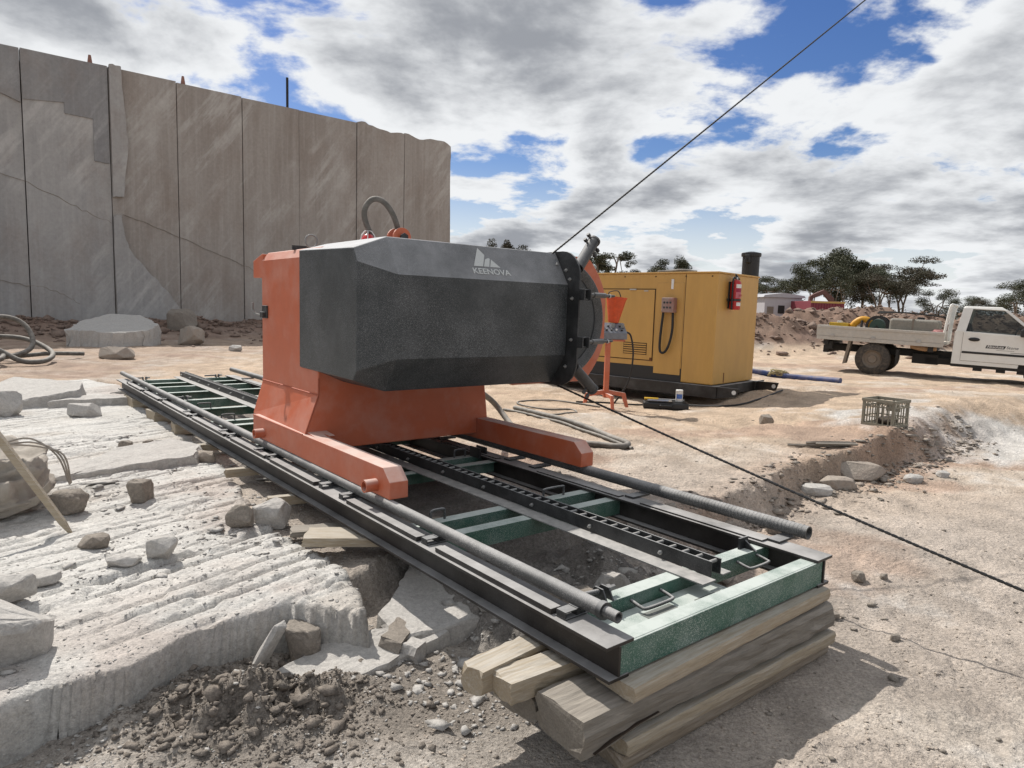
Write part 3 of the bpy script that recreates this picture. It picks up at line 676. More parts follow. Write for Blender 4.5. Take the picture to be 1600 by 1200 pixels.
# grab handles and hinge brackets
def handle(pts, name='handle'): MB().tube(catmull(pts, 5), 0.0075, 8).build(name, M_pipe, track, 0, 50)
def uhandle(u0, u1, v, z, out=-0.075): handle([(u0, v, z), (u0, v + out * 0.75, z - 0.01), (u0 + 0.02, v + out, z - 0.012), (u1 - 0.02, v + out, z - 0.012), (u1, v + out * 0.75, z - 0.01), (u1, v, z)])
uhandle(0.33, 0.52, 0.150, 0.425); uhandle(1.10, 1.27, 0.150, 0.425)
def vhandle(u0, u1, v, z=0.449): handle([(u0, v, z), (u0, v, z + 0.045), (u0 + 0.015, v, z + 0.058), (u1 - 0.015, v, z + 0.058), (u1, v, z + 0.045), (u1, v, z)])
vhandle(0.16, 0.25, 1.44); vhandle(0.98, 1.15, 1.44); vhandle(1.16, 1.26, 2.69); vhandle(0.18, 0.28, 2.69); vhandle(0.15, 0.28, 6.06); vhandle(0.15, 0.27, 5.21)
def hinge(u, v):
    mb = MB()
    for d in (-0.022, 0.014): mb.prism([(v - 0.05, 0.4487), (v + 0.05, 0.4487), (v + 0.022, 0.497), (v - 0.022, 0.497)], 'x', u + d, u + d + 0.008)
    h = mb.build('hinge_bracket', M_black, track, 0.001)
    MB().lathe([(0.018, 0), (0.018, 0.02), (0.010, 0.021), (0.010, 0.05)], (u + 0.022, v, 0.482), 'x', 6).build('bolt', M_dsteel, h)
    MB().tube([(u - 0.02, v, 0.482), (u - 0.17, v + 0.035, 0.476)], 0.011, 8).build('pin', M_pipe, h, 0, 50)
for u, v in ((0.205, 0.20), (0.22, 3.96), (0.2, 6.81), (0.22, 9.10), (1.2, 9.10)): hinge(u, v)
MB().prism([(0.14, 0.4487), (0.22, 0.4487), (0.22, 0.50)], 'x', 1.245, 1.255).build('stop_plate', M_black, track)
MB().box(1.20, 1.275, 0.205, 0.215, 0.4487, 0.505).build('stop_plate', M_black, track)
for u in (1.30, 1.36): MB().box(u, u + 0.012, 2.55, 2.68, 0.4487, 0.53).build('latch_plate', M_black, track, 0.001)

# ------------------------------------------------------------------ wire saw machine, same local frame
saw = thing('wire_saw_machine', 'orange wire saw machine with charcoal wheel cover standing on the track', 'machine', TLOC, TROT)
mb = MB()
def sec(u0, u1, v0, v1, z, ub=0.0, vb=0.0): return [(u0, v0, z), (u1, v0, z), (u1, v1, z), (u0 + ub, v1 + vb, z)]
mb.loft([sec(0.005, 1.555, 2.80, 3.30, 0.600), sec(0.005, 1.555, 2.80, 3.82, 0.715, 0.03, 0.12), sec(0.10, 1.52, 2.80, 3.90, 0.985), sec(0.10, 1.52, 2.80, 3.90, 1.93), sec(0.14, 1.48, 2.84, 3.86, 1.995)])
body = mb.build('body', M_orange, saw, 0.008, None, 2)
# overhanging cabinet at the back of the body
MB().prism([(3.88, 1.80), (4.10, 1.80), (4.10, 1.935), (3.90, 1.985), (3.88, 1.985)], 'x', 0.101, 1.50).build('rear_hood', M_orange, saw, 0.006)
mb = MB(); mb.box(0.155, 1.45, 3.902, 3.93, 1.05, 1.78); mb.build('rear_door', M_orange, saw, 0.004)
for u0, u1 in ((-0.012, 0.105), (1.447, 1.562)):
    f = MB().prism([(1.59, 0.557), (1.59, 0.652), (1.668, 0.722), (3.80, 0.722), (3.80, 0.60), (3.74, 0.557)], 'x', u0, u1).build('foot_beam', M_orange, saw, 0.004)
    o = -1 if u0 < 0 else 1; ue = u0 if o < 0 else u1
    for v in (1.745, 3.56):
        MB().pipe((ue - o * 0.01, v, 0.610), (ue + o * 0.075, v, 0.610), 0.036, 0.027, 18).build('roller_stub', M_orange, f, 0, 35)
    for v in (1.80, 3.5): MB().lathe([(0.030, -0.045), (0.022, -0.012), (0.022, 0.012), (0.030, 0.045)], ((u0 + u1) / 2, v, 0.579), 'x', 16).build('roller', M_dsteel, f, 0, 35)
MB().prism([(2.66, 0.7225), (2.805, 0.7225), (2.805, 0.735)], 'x', 0.02, 0.16).build('gusset', M_orange, saw)
M_weld = mat('painted weld bead', (0.44, 0.105, 0.045), (0.33, 0.08, 0.04), rough=0.6, nscale=60, namt=0.4, bump=0.8, bump_scale=120, bump_dist=0.004)
for pts in ([(0.006, 2.797, 0.724), (0.10, 2.797, 0.986)], [(0.108, 2.797, 0.724), (0.108, 2.62, 0.7235)], [(0.10, 2.797, 0.99), (0.10, 2.797, 1.10)], [(0.098, 2.80, 0.986), (0.098, 3.90, 0.986)], [(1.446, 2.797, 0.724), (1.446, 2.797, 0.61)], [(0.107, 2.797, 0.715), (0.107, 2.797, 0.605)], [(-0.0125, 2.80, 0.722), (-0.0125, 3.79, 0.722)]):
    MB().tube([pts[0], tuple((Vector(pts[0]) + Vector(pts[1])) / 2), pts[1]], 0.005, 6).build('weld_bead', M_weld, saw, 0, 60)
# charcoal cover: chamfered loft
def csec(u, pts): return [(u, v, z) for v, z in pts]
full = [(2.05, 1.800), (2.20, 2.035), (3.08, 2.035), (3.08, 1.070), (2.20, 1.070), (2.05, 1.285)]
left = [(2.185, 1.872), (2.235, 1.955), (3.08, 1.975), (3.08, 1.160), (2.235, 1.145), (2.185, 1.205)]
cover_o = MB().loft([csec(0.08, left), csec(0.285, full), csec(1.70, full)]).build('wheel_cover', M_cover, saw, 0.006)
def rrect(v0, v1, z0, z1, r, n=7):
    out = []
    for cx, cz, a0 in ((v1 - r, z1 - r, 0), (v0 + r, z1 - r, 90), (v0 + r, z0 + r, 180), (v1 - r, z0 + r, 270)):
        for i in range(n + 1):
            a = R(a0 + 90 * i / n); out.append((cx + r * math.cos(a), cz + r * math.sin(a)))
    return out
fl = MB().prism(rrect(1.935, 2.95, 1.052, 2.046, 0.19), 'x', 1.7005, 1.716).build('flange_plate', M_black, saw, 0.002)
fb = MB().lathe([(0.013, 0), (0.013, -0.010), (0.007, -0.011), (0.007, -0.02)], (0, 0, 0), 'x', 6).build('bolt', M_steel, fl); fb.location = (1.700, 2.00, 1.70)
for v, z in ((1.995, 1.40), (2.075, 1.905), (2.045, 1.20), (2.03, 1.84)): share(fb, fl, (1.700, v, z))
# cover rim bolts on the upper bevel
for u in (1.66,):
    share(fb, cover_o, (u, 2.138, 1.945), (0, R(90), 0))
# drive wheel: two pale flanges with a rubber groove
WC = (1.85, 2.345, 1.54)
wh = MB().lathe([(0.38, -0.060), (0.425, -0.085), (0.448, -0.085), (0.456, -0.078), (0.448, -0.066), (0.40, -0.050)], WC, 'y', 64, True).build('drive_wheel', M_pipe, saw, 0, 35)
MB().lathe([(0.39, -0.05), (0.432, -0.060), (0.422, 0.0), (0.436, 0.055), (0.39, 0.05)], WC, 'y', 64, True).build('rubber_groove', mat('green rubber', (0.02, 0.045, 0.038), rough=0.6), wh, 0, 35)
MB().lathe([(0.40, 0.050), (0.460, 0.056), (0.468, 0.066), (0.460, 0.075), (0.40, 0.075)], WC, 'y', 64, True).build('wheel_flange', M_pipe, wh, 0, 35)
MB().lathe([(0.05, -0.045), (0.40, -0.055), (0.40, 0.045), (0.05, 0.045)], WC, 'y', 48).build('wheel_disc', M_cover, wh, 0, 35)
MB().lathe([(0.06, -0.10), (0.12, -0.10), (0.12, 0.20), (0.06, 0.20)], WC, 'y', 24).build('hub', M_orange, wh, 0, 35)
bp_ = []
for i in range(72):
    a = 2 * math.pi * i / 72; u = 1.93 + 0.655 * math.cos(a); z = 1.535 + 0.655 * math.sin(a)
    bp_.append((min(u, 2.56), max(1.02, min(2.055, z))))
def clean(poly):
    out = []
    for q in poly:
        if not out or math.hypot(q[0] - out[-1][0], q[1] - out[-1][1]) > 1e-4: out.append(q)
    if math.hypot(out[0][0] - out[-1][0], out[0][1] - out[-1][1]) < 1e-4: out.pop()
    return out
bpp = [q for q in clean(bp_) if q[0] > 1.3]
MB().prism(bpp, 'y', 2.485, 2.505).build('back_plate', M_orange, saw, 0.002)
MB().box(1.53, 2.12, 2.506, 3.25, 1.16, 1.90).build('gearbox', M_orange, saw, 0.02)
MB().lathe([(0.10, 0), (0.22, 0), (0.24, 0.05), (0.24, 0.42), (0.20, 0.46), (0.10, 0.46)], (1.78, 3.25, 1.53), 'y', 32).build('motor', M_orange, saw, 0, 35)
# sprung tie rods on the plate edge
for z in (1.73, 1.385):
    c = MB(); c.box(1.700, 1.775, 1.905, 1.934, z - 0.038, z - 0.030); c.box(1.700, 1.775, 1.905, 1.934, z + 0.030, z + 0.038); c.box(1.700, 1.708, 1.880, 1.934, z - 0.04, z + 0.04); c.box(1.765, 1.776, 1.88, 1.934, z - 0.04, z + 0.04)
    c = c.build('rod_clevis', M_black, saw, 0.002)
    a, b = Vector((1.775, 1.93, z)), Vector((2.06, 1.99, z + 0.002))
    MB().tube([a, a + (b - a) * 0.3, a + (b - a) * 0.31, a + (b - a) * 0.85, a + (b - a) * 0.86, b], 0.016, 10, True, [0.014, 0.014, 0.020, 0.020, 0.012, 0.012]).build('tie_rod', M_pipe, c, 0, 40)
    hk = [b, b + Vector((0.04, 0.0, 0.0)), b + Vector((0.10, 0.03, 0.0)), b + Vector((0.16, 0.16, 0.0)), b + Vector((0.165, 0.42, 0))]
    MB().tube(catmull(hk, 4), 0.009, 8).build('hook', M_black, c, 0, 50)
    MB().lathe([(0.016, 0), (0.016, 0.012)], (2.075, 1.993, z), 'x', 6).build('nut', M_steel, c)
# wire guide tubes with thumb screws
for p0, p1, lab in (((1.770, 2.03, 1.925), (2.000, 2.10, 2.145), 1), ((1.770, 2.03, 1.19), (2.050, 2.10, 1.005), -1)):
    a, b = Vector(p0), Vector(p1); d = (b - a).normalized()
    g = MB().pipe(a, b, 0.043, 0.035, 18).build('guide_tube', M_black, saw, 0, 35)
    MB().pipe(b - d * 0.012, b + d * 0.004, 0.048, 0.035, 18).build('tube_rim', M_pipe if lab > 0 else M_black, g, 0, 35)
    side = d.cross(Vector((0, 1, 0))).normalized()
    for k in (0.025, 0.085):
        for s_ in ((1, -1) if lab > 0 else (1 if side.z < 0 else -1, )):
            q = b - d * k; e = q + side * s_ * 0.085
            th = MB().tube([q + side * s_ * 0.04, q + side * s_ * 0.06, q + side * s_ * 0.061, e], 0.01, 8, True, [0.008, 0.008, 0.015, 0.015]).build('thumb_screw', M_black, g, 0, 40)
# lifting lug, beacon, hose loop on top
for v in (2.93, 3.02):
    MB().prism([(0.74 + 0.0, 1.99)] + [(0.815 + 0.075 * math.cos(R(a)), 2.115 + 0.075 * math.sin(R(a))) for a in range(180, -1, -15)] + [(0.89, 1.99)], 'y', v, v + 0.02).build('lifting_lug', M_orange, saw, 0.002)
MB().lathe([(0.034, -0.03), (0.034, -0.015), (0.025, -0.014), (0.025, 0.12)], (0.815, 2.925, 2.115), 'y', 6).build('lug_bolt', M_black, saw)
bc_ = MB().lathe([(0.052, 0.0), (0.052, 0.06), (0.046, 0.10), (0.030, 0.125), (0.004, 0.135)], (0.60, 3.06, 2.0), 'z', 18).build('beacon', mat('red lens', (0.55, 0.03, 0.035), rough=0.25), saw, 0, 40)
cg = MB()
for k in range(6):
    a = 2 * math.pi * k / 6
    cg.tube([(0.60 + 0.064 * math.cos(a) * s_, 3.06 + 0.064 * math.sin(a) * s_, 2.0 + h) for s_, h in ((1, 0), (1, 0.07), (0.85, 0.12), (0.45, 0.15), (0, 0.158))], 0.0035, 5)
cg.tube([(0.60 + 0.064 * math.cos(a), 3.06 + 0.064 * math.sin(a), 2.065) for a in [2 * math.pi * k / 16 for k in range(17)]], 0.0035, 5)
cg.build('beacon_cage', M_label, bc_)
MB().tube(catmull([(0.80, 3.12, 1.98), (0.70, 3.10, 2.05), (0.585, 3.06, 2.20), (0.56, 3.04, 2.30), (0.605, 3.02, 2.375), (0.68, 3.0, 2.375), (0.755, 2.99, 2.30), (0.83, 3.02, 2.17), (0.88, 3.06, 1.98)], 8), 0.0215, 12).build('hose_loop', M_hose, saw, 0, 60)
MB().tube([(0.22 + 0.045 * math.cos(a), 3.2, 2.055 + 0.045 * math.sin(a)) for a in [2 * math.pi * k / 20 for k in range(21)]], 0.007, 6).build('eye_bolt', M_dsteel, saw, 0, 60)
MB().tube([(0.2, 3.2, 1.99), (0.24, 3.2, 2.005), (0.22, 3.2, 2.0)], 0.01, 6).build('eye_base', M_dsteel, saw)
MB().box(0.12, 0.30, 3.30, 3.315, 1.99, 2.025).build('top_rail', M_black, saw)
lt = MB().box(0.085, 0.101, 3.76, 3.86, 1.48, 1.58).build('latch', M_black, saw, 0.003)
MB().tube(catmull([(0.085, 3.83, 1.50), (0.045, 3.88, 1.51), (0.03, 3.91, 1.55), (0.03, 3.91, 1.60)], 4), 0.009, 8).build('latch_lever', M_dsteel, lt, 0, 50)
MB().box(0.06, 0.085, 3.78, 3.84, 1.485, 1.53).build('latch_body', M_black, lt, 0.004)
# lettering and mark on the upper bevel of the cover
upv = Vector((0, 0.15, 0.235)).normalized(); nrm = Vector((1, 0, 0)).cross(upv)
def bev(u, t): return Vector((u, 2.05, 1.80)) + upv * t + nrm * 0.0025 if nrm.z > 0 else Vector((u, 2.05, 1.80)) + upv * t - nrm * 0.0025
lg = place_text('lettering', 'KEENOVA', 0.062, bev(0.865, 0.045), (1, 0, 0), upv, mat('logo white', (0.58, 0.60, 0.59), (0.48, 0.50, 0.49), rough=0.7, nscale=30, namt=0.25), saw, 0.315, 0.0012)
def bevpoly(name, pts):
    mb = MB(); P = [bev(0.885 + (u - 0.955) * 0.95, t) for u, t in pts]; n_ = len(P); ofs = upv.cross(Vector((1, 0, 0))) * 0.0008
    mb.add([tuple(p) for p in P] + [tuple(p + ofs) for p in P], [tuple(range(n_)), tuple(range(n_, 2 * n_))[::-1]] + [(i, (i + 1) % n_, n_ + (i + 1) % n_, n_ + i) for i in range(n_)])
    return mb.build(name, MATS['logo white'], lg)
bevpoly('mark', [(0.955, 0.105), (1.035, 0.105), (1.082, 0.20), (1.040, 0.255)])
bevpoly('mark', [(1.043, 0.105), (1.090, 0.105), (1.120, 0.172), (1.108, 0.178), (1.074, 0.164)])
bevpoly('mark', [(1.098, 0.105), (1.190, 0.105), (1.128, 0.168)])

# ------------------------------------------------------------------ diamond wire (upper and lower run)
def tw(u, v, z): return Vector((TO[0] + DU[0] * u + DV[0] * v, TO[1] + DU[1] * u + DV[1] * v, z))
up0 = tw(1.60, 2.2, 1.985); up1 = tw(6.176, 2.2, 5.117); up2 = up0 + (up1 - up0) * 3.4
lo0 = tw(1.725, 2.2, 1.055); lo1 = Vector((2.371, 3.029, 0.45)); lo2 = lo0 + (lo1 - lo0) * 1.72
wire = MB()
run_lo = [lo0 + (lo2 - lo0) * (i / 24) + Vector((0, 0, -0.05 * math.sin(math.pi * min(1, i / 24)))) for i in range(25)]
wheel_arc = [tw(1.85 - 0.440 * math.cos(R(a)), 2.345, 1.54 + 0.440 * math.sin(R(a))) for a in range(75, -86, -10)]
path = [up2 + (up0 - up2) * (i / 30) for i in range(31)] + wheel_arc[1:] + run_lo
wire.tube(path, 0.0060, 6)
wobj = wire.build('diamond_wire', M_wire, None, 0, 60)
tag(wobj, 'taut black beaded cutting wire rising over the machine and crossing the right ground', 'wire')
bd = MB()
def beads(p, q, step, r=0.0078):
    L_ = (q - p).length; d = (q - p).normalized(); n_ = int(L_ / step)
    for i in range(n_):
        c = p + d * (i + 0.5) * step; bd.tube([c - d * 0.012, c + d * 0.012], r, 6)
beads(up0, up0 + (up2 - up0) * 0.6, 0.034)
for i in range(24): beads(run_lo[i], run_lo[i + 1], 0.034)
bo = bd.build('beads', M_wire, wobj); bo['kind'] = 'stuff'

# ------------------------------------------------------------------ timbers under the track
def timber(label, c, size, rotz, material, jit=0.006, seed=1, split=False, tilt=0.0, group='timber packing'):
    L_, w_, h_ = size; n_ = 22; m_ = 24; secs = []
    for i in range(n_):
        x = -L_ / 2 + L_ * i / (n_ - 1); row = []
        for j in range(m_):
            a = 2 * math.pi * j / m_; ca, sa = math.cos(a), math.sin(a); q = max(abs(ca), abs(sa))
            ex_ = 0.965 if jit < 0.009 else 0.90
            y_ = math.copysign(abs(ca / q) ** 1.0, ca); z_ = math.copysign(abs(sa / q) ** 1.0, sa)
            rnd_ = 1 - (1 - ex_) * (abs(y_) * abs(z_)) ** 6
            d1 = float(fbm(np.array(x * 2.5 + seed), np.array(j * 0.45), seed, 3)) * jit * (2.0 if jit > 0.009 else 0.9) + float(vnoise(np.array(x * 30), np.array(j * 1.7), seed)) * jit * 0.9
            ex = 0.0
            if i in (0, n_ - 1): ex = 0.02 * float(vnoise(np.array(j * 0.8), np.array(seed * 1.1), seed))
            row.append((x + ex, y_ * rnd_ * w_ / 2 * (1 + d1 / w_ * 2), z_ * rnd_ * h_ / 2 * (1 + d1 / h_ * 1.2)))
        secs.append(row)
    o = MB().loft(secs).build('timber', material)
    o.location = c; o.rotation_euler = (0, tilt, rotz)
    tag(o, label, 'timber', group)
    return o
def tl(u, v, z): return tuple(tw(u, v, z))
timber('pale sawn plank directly under the green end beam', tl(0.68, -0.09, 0.300), (1.44, 0.19, 0.056), TH + R(1.2), M_wood, 0.003, 3)
tw_o = timber('thick weathered grey log with a long crack below the top plank', tl(0.58, -0.06, 0.196), (1.66, 0.24, 0.138), TH - R(0.8), M_wood2, 0.012, 5)
MB().loft([[(x, -0.128, z - w), (x, -0.110, z - w), (x, -0.110, z + w), (x, -0.128, z + w)] for x, z, w in ((-0.78, -0.060, 0.001), (-0.70, -0.045, 0.004), (-0.58, -0.030, 0.003), (-0.45, -0.024, 0.0008))]).build('split', M_seam, tw_o)
timber('upper of the two pale planks at the foot of the stack', tl(0.69, -0.095, 0.0935), (1.46, 0.20, 0.060), TH - R(0.9), M_wood, 0.004, 7)
timber('lowest pale plank resting on the ground under the stack', tl(0.68, -0.065, 0.031), (1.46, 0.22, 0.058), TH - R(0.3), M_wood3, 0.004, 9)
timber('short pale block end sticking out left of the beam, farther one', tl(-0.02, 0.29, 0.275), (0.78, 0.105, 0.095), TH + R(6), M_wood, 0.008, 11)
timber('short pale block end sticking out left of the beam, nearer one', tl(0.02, 0.135, 0.268), (0.74, 0.12, 0.085), TH + R(-3), M_wood, 0.008, 13)
timber('rough block lying beneath the two short pale blocks', tl(0.12, 0.20, 0.16), (0.72, 0.20, 0.10), TH + R(2), M_wood2, 0.012, 15)
timber('broad pale plank with a broken end under the middle of the beam', tl(0.02, 1.76, 0.297), (0.82, 0.20, 0.050), TH - R(34), M_wood, 0.006, 17)
timber('narrow grey plank crossing beside the broken pale plank', tl(0.10, 2.05, 0.262), (0.90, 0.14, 0.035), TH - R(22), M_wood2, 0.006, 18)
timber('angled plank end beside the middle stones, nearest of three', tl(0.14, 2.72, 0.296), (0.80, 0.06, 0.062), TH - R(10), M_wood, 0.004, 19)
timber('angled plank end beside the track, middle of three', tl(0.14, 3.66, 0.296), (0.80, 0.06, 0.064), TH - R(6), M_wood, 0.004, 21)
timber('angled plank end beside the track, farthest of three', tl(0.16, 4.72, 0.296), (0.84, 0.07, 0.062), TH - R(8), M_wood, 0.004, 23)
timber('square block under the far end of the track', tl(0.05, 8.35, 0.262), (0.34, 0.60, 0.132), TH, M_wood, 0.008, 25)
timber('pale block under the track between far end and machine', tl(0.02, 7.0, 0.265), (0.30, 0.34, 0.125), TH + R(4), M_wood, 0.008, 27)
timber('low pale block under the track nearest behind the machine', tl(0.04, 6.0, 0.27), (0.30, 0.22, 0.115), TH - R(3), M_wood, 0.008, 29)

# ------------------------------------------------------------------ generator set
GA = R(48)
gx, gy = 3.144, 10.73
g_z = float(gz(gx + 0.3, gy + 0.6))
gen = thing('generator_set', 'large dull yellow generator cabinet on a black skid', 'generator', (gx, gy, 0.30), (0, 0, GA))
GW, GL, GB, GT = 1.54, 4.0, 0.20, 1.955          # local x: across the end face, y: along the long side
cab = MB().box(0, GW, 0, GL, GB, GT).build('cabinet', M_yellow, gen, 0.02)
MB().box(-0.012, GW + 0.012, -0.012, GL + 0.012, GT - 0.004, GT + 0.022).build('roof', M_yellow, gen, 0.006)
def yl(name, y0, y1, z0, z1, m_, par, t=0.012, bev=0.003): return MB().box(-t, -0.0015, y0, y1, z0, z1).build(name, m_, par, bev)
yl('panel_joint', 0.545, 0.553, GB + 0.01, GT - 0.01, M_seam, cab, 0.002, 0)
d1 = yl('door', 1.10, 2.55, 0.52, 1.69, M_yellow, gen, 0.014)
yl('door_edge', 1.085, 2.565, 0.505, 1.705, M_seam, d1, 0.004, 0)
yl('side_panel', 0.57, 1.06, 0.31, 1.80, M_yellow, gen, 0.008)
MB().box(-0.026, -0.014, 1.22, 1.30, 1.66, 1.675).build('door_catch', M_steel, d1)
MB().box(-0.030, -0.012, 1.45, 1.58, 1.68, 1.70).build('door_catch', M_steel, d1, 0.002)
vt = yl('vent', 1.20, 1.66, 0.60, 0.80, M_seam, d1, 0.0165, 0)
for i in range(5):
    sl = MB().box(-0.024, -0.0166, 1.21, 1.65, 0.612 + 0.038 * i, 0.634 + 0.038 * i).build('slat', M_yellow, vt); 
yl('rust_stain', 1.10, 1.14, 0.505, 0.56, mat('rust', (0.14, 0.05, 0.02), rough=0.9), d1, 0.0155, 0)
tank = MB().box(0.02, GW - 0.02, 0.55, GL, 0.13, 0.52).build('fuel_tank', M_black, gen, 0.01)
yl('lower_skirt', 0.553, GL - 0.01, GB - 0.07, 0.42, M_plastic, gen, 0.004, 0)
for y0 in (0.10, 0.26):
    MB().box(-0.0165, -0.002, 0.66 + y0, 0.70 + y0, 1.70, 1.86).build('sticker', M_label, cab) if y0 < 0.2 else None
# skid
sk = MB(); sk.box(-0.05, 0.10, -0.10, GL + 0.1, 0.0, 0.19); sk.box(GW - 0.10, GW + 0.05, -0.10, GL + 0.1, 0.0, 0.19); sk.box(0.10, GW - 0.10, -0.06, 0.06, 0.03, 0.185); sk = sk.build('skid', M_beam, gen, 0.004)
for x in (-0.03, GW + 0.0):
    MB().prism([(-0.10, 0.01), (-0.42, 0.06), (-0.46, 0.19), (-0.10, 0.19)], 'x', x, x + 0.025).build('tow_eye', M_beam, sk, 0.002)
    MB().lathe([(0.035, 0), (0.035, 0.031)], (x - 0.003, -0.38, 0.125), 'x', 14).build('eye_hole', M_label, sk)
MB().prism([(GW + 0.05, 0.19), (GW + 0.33, 0.19), (GW + 0.27, 0.06), (GW + 0.05, 0.0)], 'y', -0.08, -0.05).build('skid_toe', M_beam, sk, 0.002)
MB().lathe([(0.028, 0), (0.028, 0.006)], (GW + 0.25, -0.086, 0.135), 'y', 14).build('eye_hole', M_label, sk)
# socket box with cable loop on the long side
sb = MB().box(-0.13, -0.009, 0.68, 0.90, 1.32, 1.56).build('socket_box', mat('grey red socket', (0.34, 0.25, 0.22), (0.25, 0.08, 0.06), rough=0.6), gen, 0.012)
for y in (0.735, 0.79, 0.845):
    for z in (1.40, 1.48): MB().lathe([(0.018, 0), (0.018, -0.006)], (-0.13, y, z), 'x', 10).build('socket', M_black, sb)
MB().tube(catmull([(-0.06, 0.72, 1.32), (-0.07, 0.71, 1.05), (-0.08, 0.74, 0.84), (-0.08, 0.80, 0.70), (-0.08, 0.87, 0.66), (-0.08, 0.915, 0.72), (-0.08, 0.915, 0.95), (-0.06, 0.895, 1.32)], 8), 0.020, 10).build('cable_loop', M_rubber, sb, 0, 60)
# exhaust pipe with cap, cables on the roof
ex = MB().pipe((1.735, 0.25, 0.9), (1.735, 0.25, GT + 0.40), 0.145, 0.13, 20).build('exhaust_stack', M_plastic, gen, 0, 35)
MB().lathe([(0.10, 0), (0.165, 0.0), (0.17, 0.03), (0.165, 0.06), (0.05, 0.085)], (1.735, 0.25, GT + 0.38), 'z', 20).build('stack_cap', M_plastic, ex, 0, 35)
MB().box(1.53, 1.61, 0.19, 0.28, GT + 0.26, GT + 0.40).build('cap_hinge', M_plastic, ex, 0.01)
MB().box(GW + 0.002, 1.62, 0.17, 0.33, 1.0, 1.1).build('stack_bracket', M_plastic, ex)
MB().tube([(1.47, 0.24, GT + 0.02), (1.47, 0.24, GT + 0.32), (1.56, 0.24, GT + 0.33)], 0.008, 6).build('stay_rod', M_plastic, ex)
MB().tube(catmull([(0.25, 0.5, GT + 0.035), (0.2, 0.75, GT + 0.06), (0.25, 1.0, GT + 0.05), (0.22, 1.2, GT + 0.04)], 6), 0.022, 8).build('roof_cable', M_hose, gen)
for y in (0.1, 0.55, 1.1, 1.7, 2.3): MB().lathe([(0.012, 0), (0.012, -0.006)], (-0.0012, y, GT - 0.05), 'x', 6).build('panel_bolt', M_seam, cab)
MB().box(0.38, 0.41, -0.0015, -0.0005, GB + 0.02, GB + 0.18).build('rust_streak', MATS['rust'], cab)
# fire extinguisher hanging on the end face
fe = thing('fire_extinguisher', 'red fire extinguisher with white label strapped to the yellow end face', 'extinguisher', tuple(Vector((gx, gy, 0.30)) + Matrix.Rotation(GA, 3, 'Z') @ Vector((0.42, -0.10, 1.395))), (0, 0, GA))
MB().lathe([(0.02, 0), (0.078, 0.0), (0.083, 0.012), (0.083, 0.40), (0.07, 0.445), (0.035, 0.47), (0.02, 0.475)], (0, 0, 0), 'z', 24).build('cylinder', M_red, fe, 0, 40)
def wraplab(z0, z1, m_, a0=-150, a1=-10, r=0.0838):
    pts = [(r * math.cos(R(a)), r * math.sin(R(a))) for a in range(a0, a1 + 1, 10)]; n_ = len(pts)
    mb = MB(); mb.add([(x, y, z0) for x, y in pts] + [(x, y, z1) for x, y in pts], [(i, i + 1, n_ + i + 1, n_ + i) for i in range(n_ - 1)]); return mb.build('label_band', m_, fe, 0, 40)
wraplab(0.34, 0.40, M_label); wraplab(0.185, 0.275, mat('pink label', (0.55, 0.16, 0.20), rough=0.6)); wraplab(0.275, 0.335, mat('dark red label', (0.30, 0.012, 0.05), rough=0.5)); wraplab(0.06, 0.115, M_label, -140, -60)
place_text('lettering', 'DCP', 0.055, (-0.052, -0.0865, 0.205), (1, 0, 0), (0, 0, 1), M_red, fe, 0.10)
vl = MB().box(-0.025, 0.025, -0.02, 0.02, 0.475, 0.515).build('valve', M_steel, fe, 0.004)
MB().prism([(-0.035, 0.545), (0.11, 0.475), (0.11, 0.490), (-0.03, 0.562)], 'y', -0.014, 0.014).build('lever', M_black, vl, 0.002)
MB().prism([(-0.02, 0.52), (0.10, 0.45), (0.10, 0.46), (-0.02, 0.53)], 'y', -0.012, 0.012).build('carry_handle', M_black, vl)
MB().tube(catmull([(-0.02, 0, 0.50), (-0.09, 0, 0.50), (-0.115, 0, 0.44), (-0.115, 0.0, 0.25), (-0.115, 0.0, 0.10), (-0.112, 0, 0.0)], 6), 0.016, 8).build('hose', M_rubber, fe, 0, 60)
MB().pipe((0, 0, 0.135), (0, 0, 0.170), 0.089, 0.084, 20).build('strap', M_black, fe)
MB().box(-0.13, 0.14, 0.055, 0.075, 0.13, 0.175).build('bracket', M_black, fe, 0.002)
MB().box(-0.05, 0.05, 0.075, 0.0985, 0.02, 0.44).build('back_bar', M_black, fe)

# ------------------------------------------------------------------ orange control stand
csz = 0.29
st = thing('control_stand', 'orange control pedestal with grey switch panel beside the generator', 'control stand', (1.36, 9.85, csz), (0, 0, R(8)))
MB().box(-0.035, 0.035, -0.03, 0.03, 0.08, 0.90).build('post', M_orange, st, 0.004)
ft = MB()
ft.prism([(-0.33, 0.0), (-0.29, 0.0), (-0.24, 0.10), (-0.05, 0.13), (0.05, 0.13), (0.24, 0.10), (0.30, -0.06), (0.345, -0.06), (0.29, 0.15), (0.06, 0.19), (-0.06, 0.19), (-0.30, 0.145)], 'y', -0.02, 0.02); ft.build('foot', M_orange, st, 0.003)
MB().prism([(-0.40, -0.05), (-0.36, -0.05), (-0.30, 0.10), (0.30, 0.10), (0.30, 0.15), (-0.34, 0.15)], 'x', -0.02, 0.02).build('foot', M_orange, st, 0.003)
MB().box(-0.20, 0.22, -0.11, 0.13, 0.90, 0.925).build('shelf', M_orange, st, 0.003)
pn = MB().prism([(-0.13, 0.93), (0.13, 0.93), (0.13, 1.14), (0.08, 1.16), (-0.13, 1.02)], 'x', -0.19, 0.24).build('switch_panel', mat('console grey', (0.16, 0.17, 0.19), rough=0.5), st, 0.005)
kn = MB().lathe([(0.016, 0), (0.016, 0.02), (0.011, 0.024)], (0, 0, 0), 'z', 10).build('knob', M_black, pn)
up_ = (R(32), 0, 0)
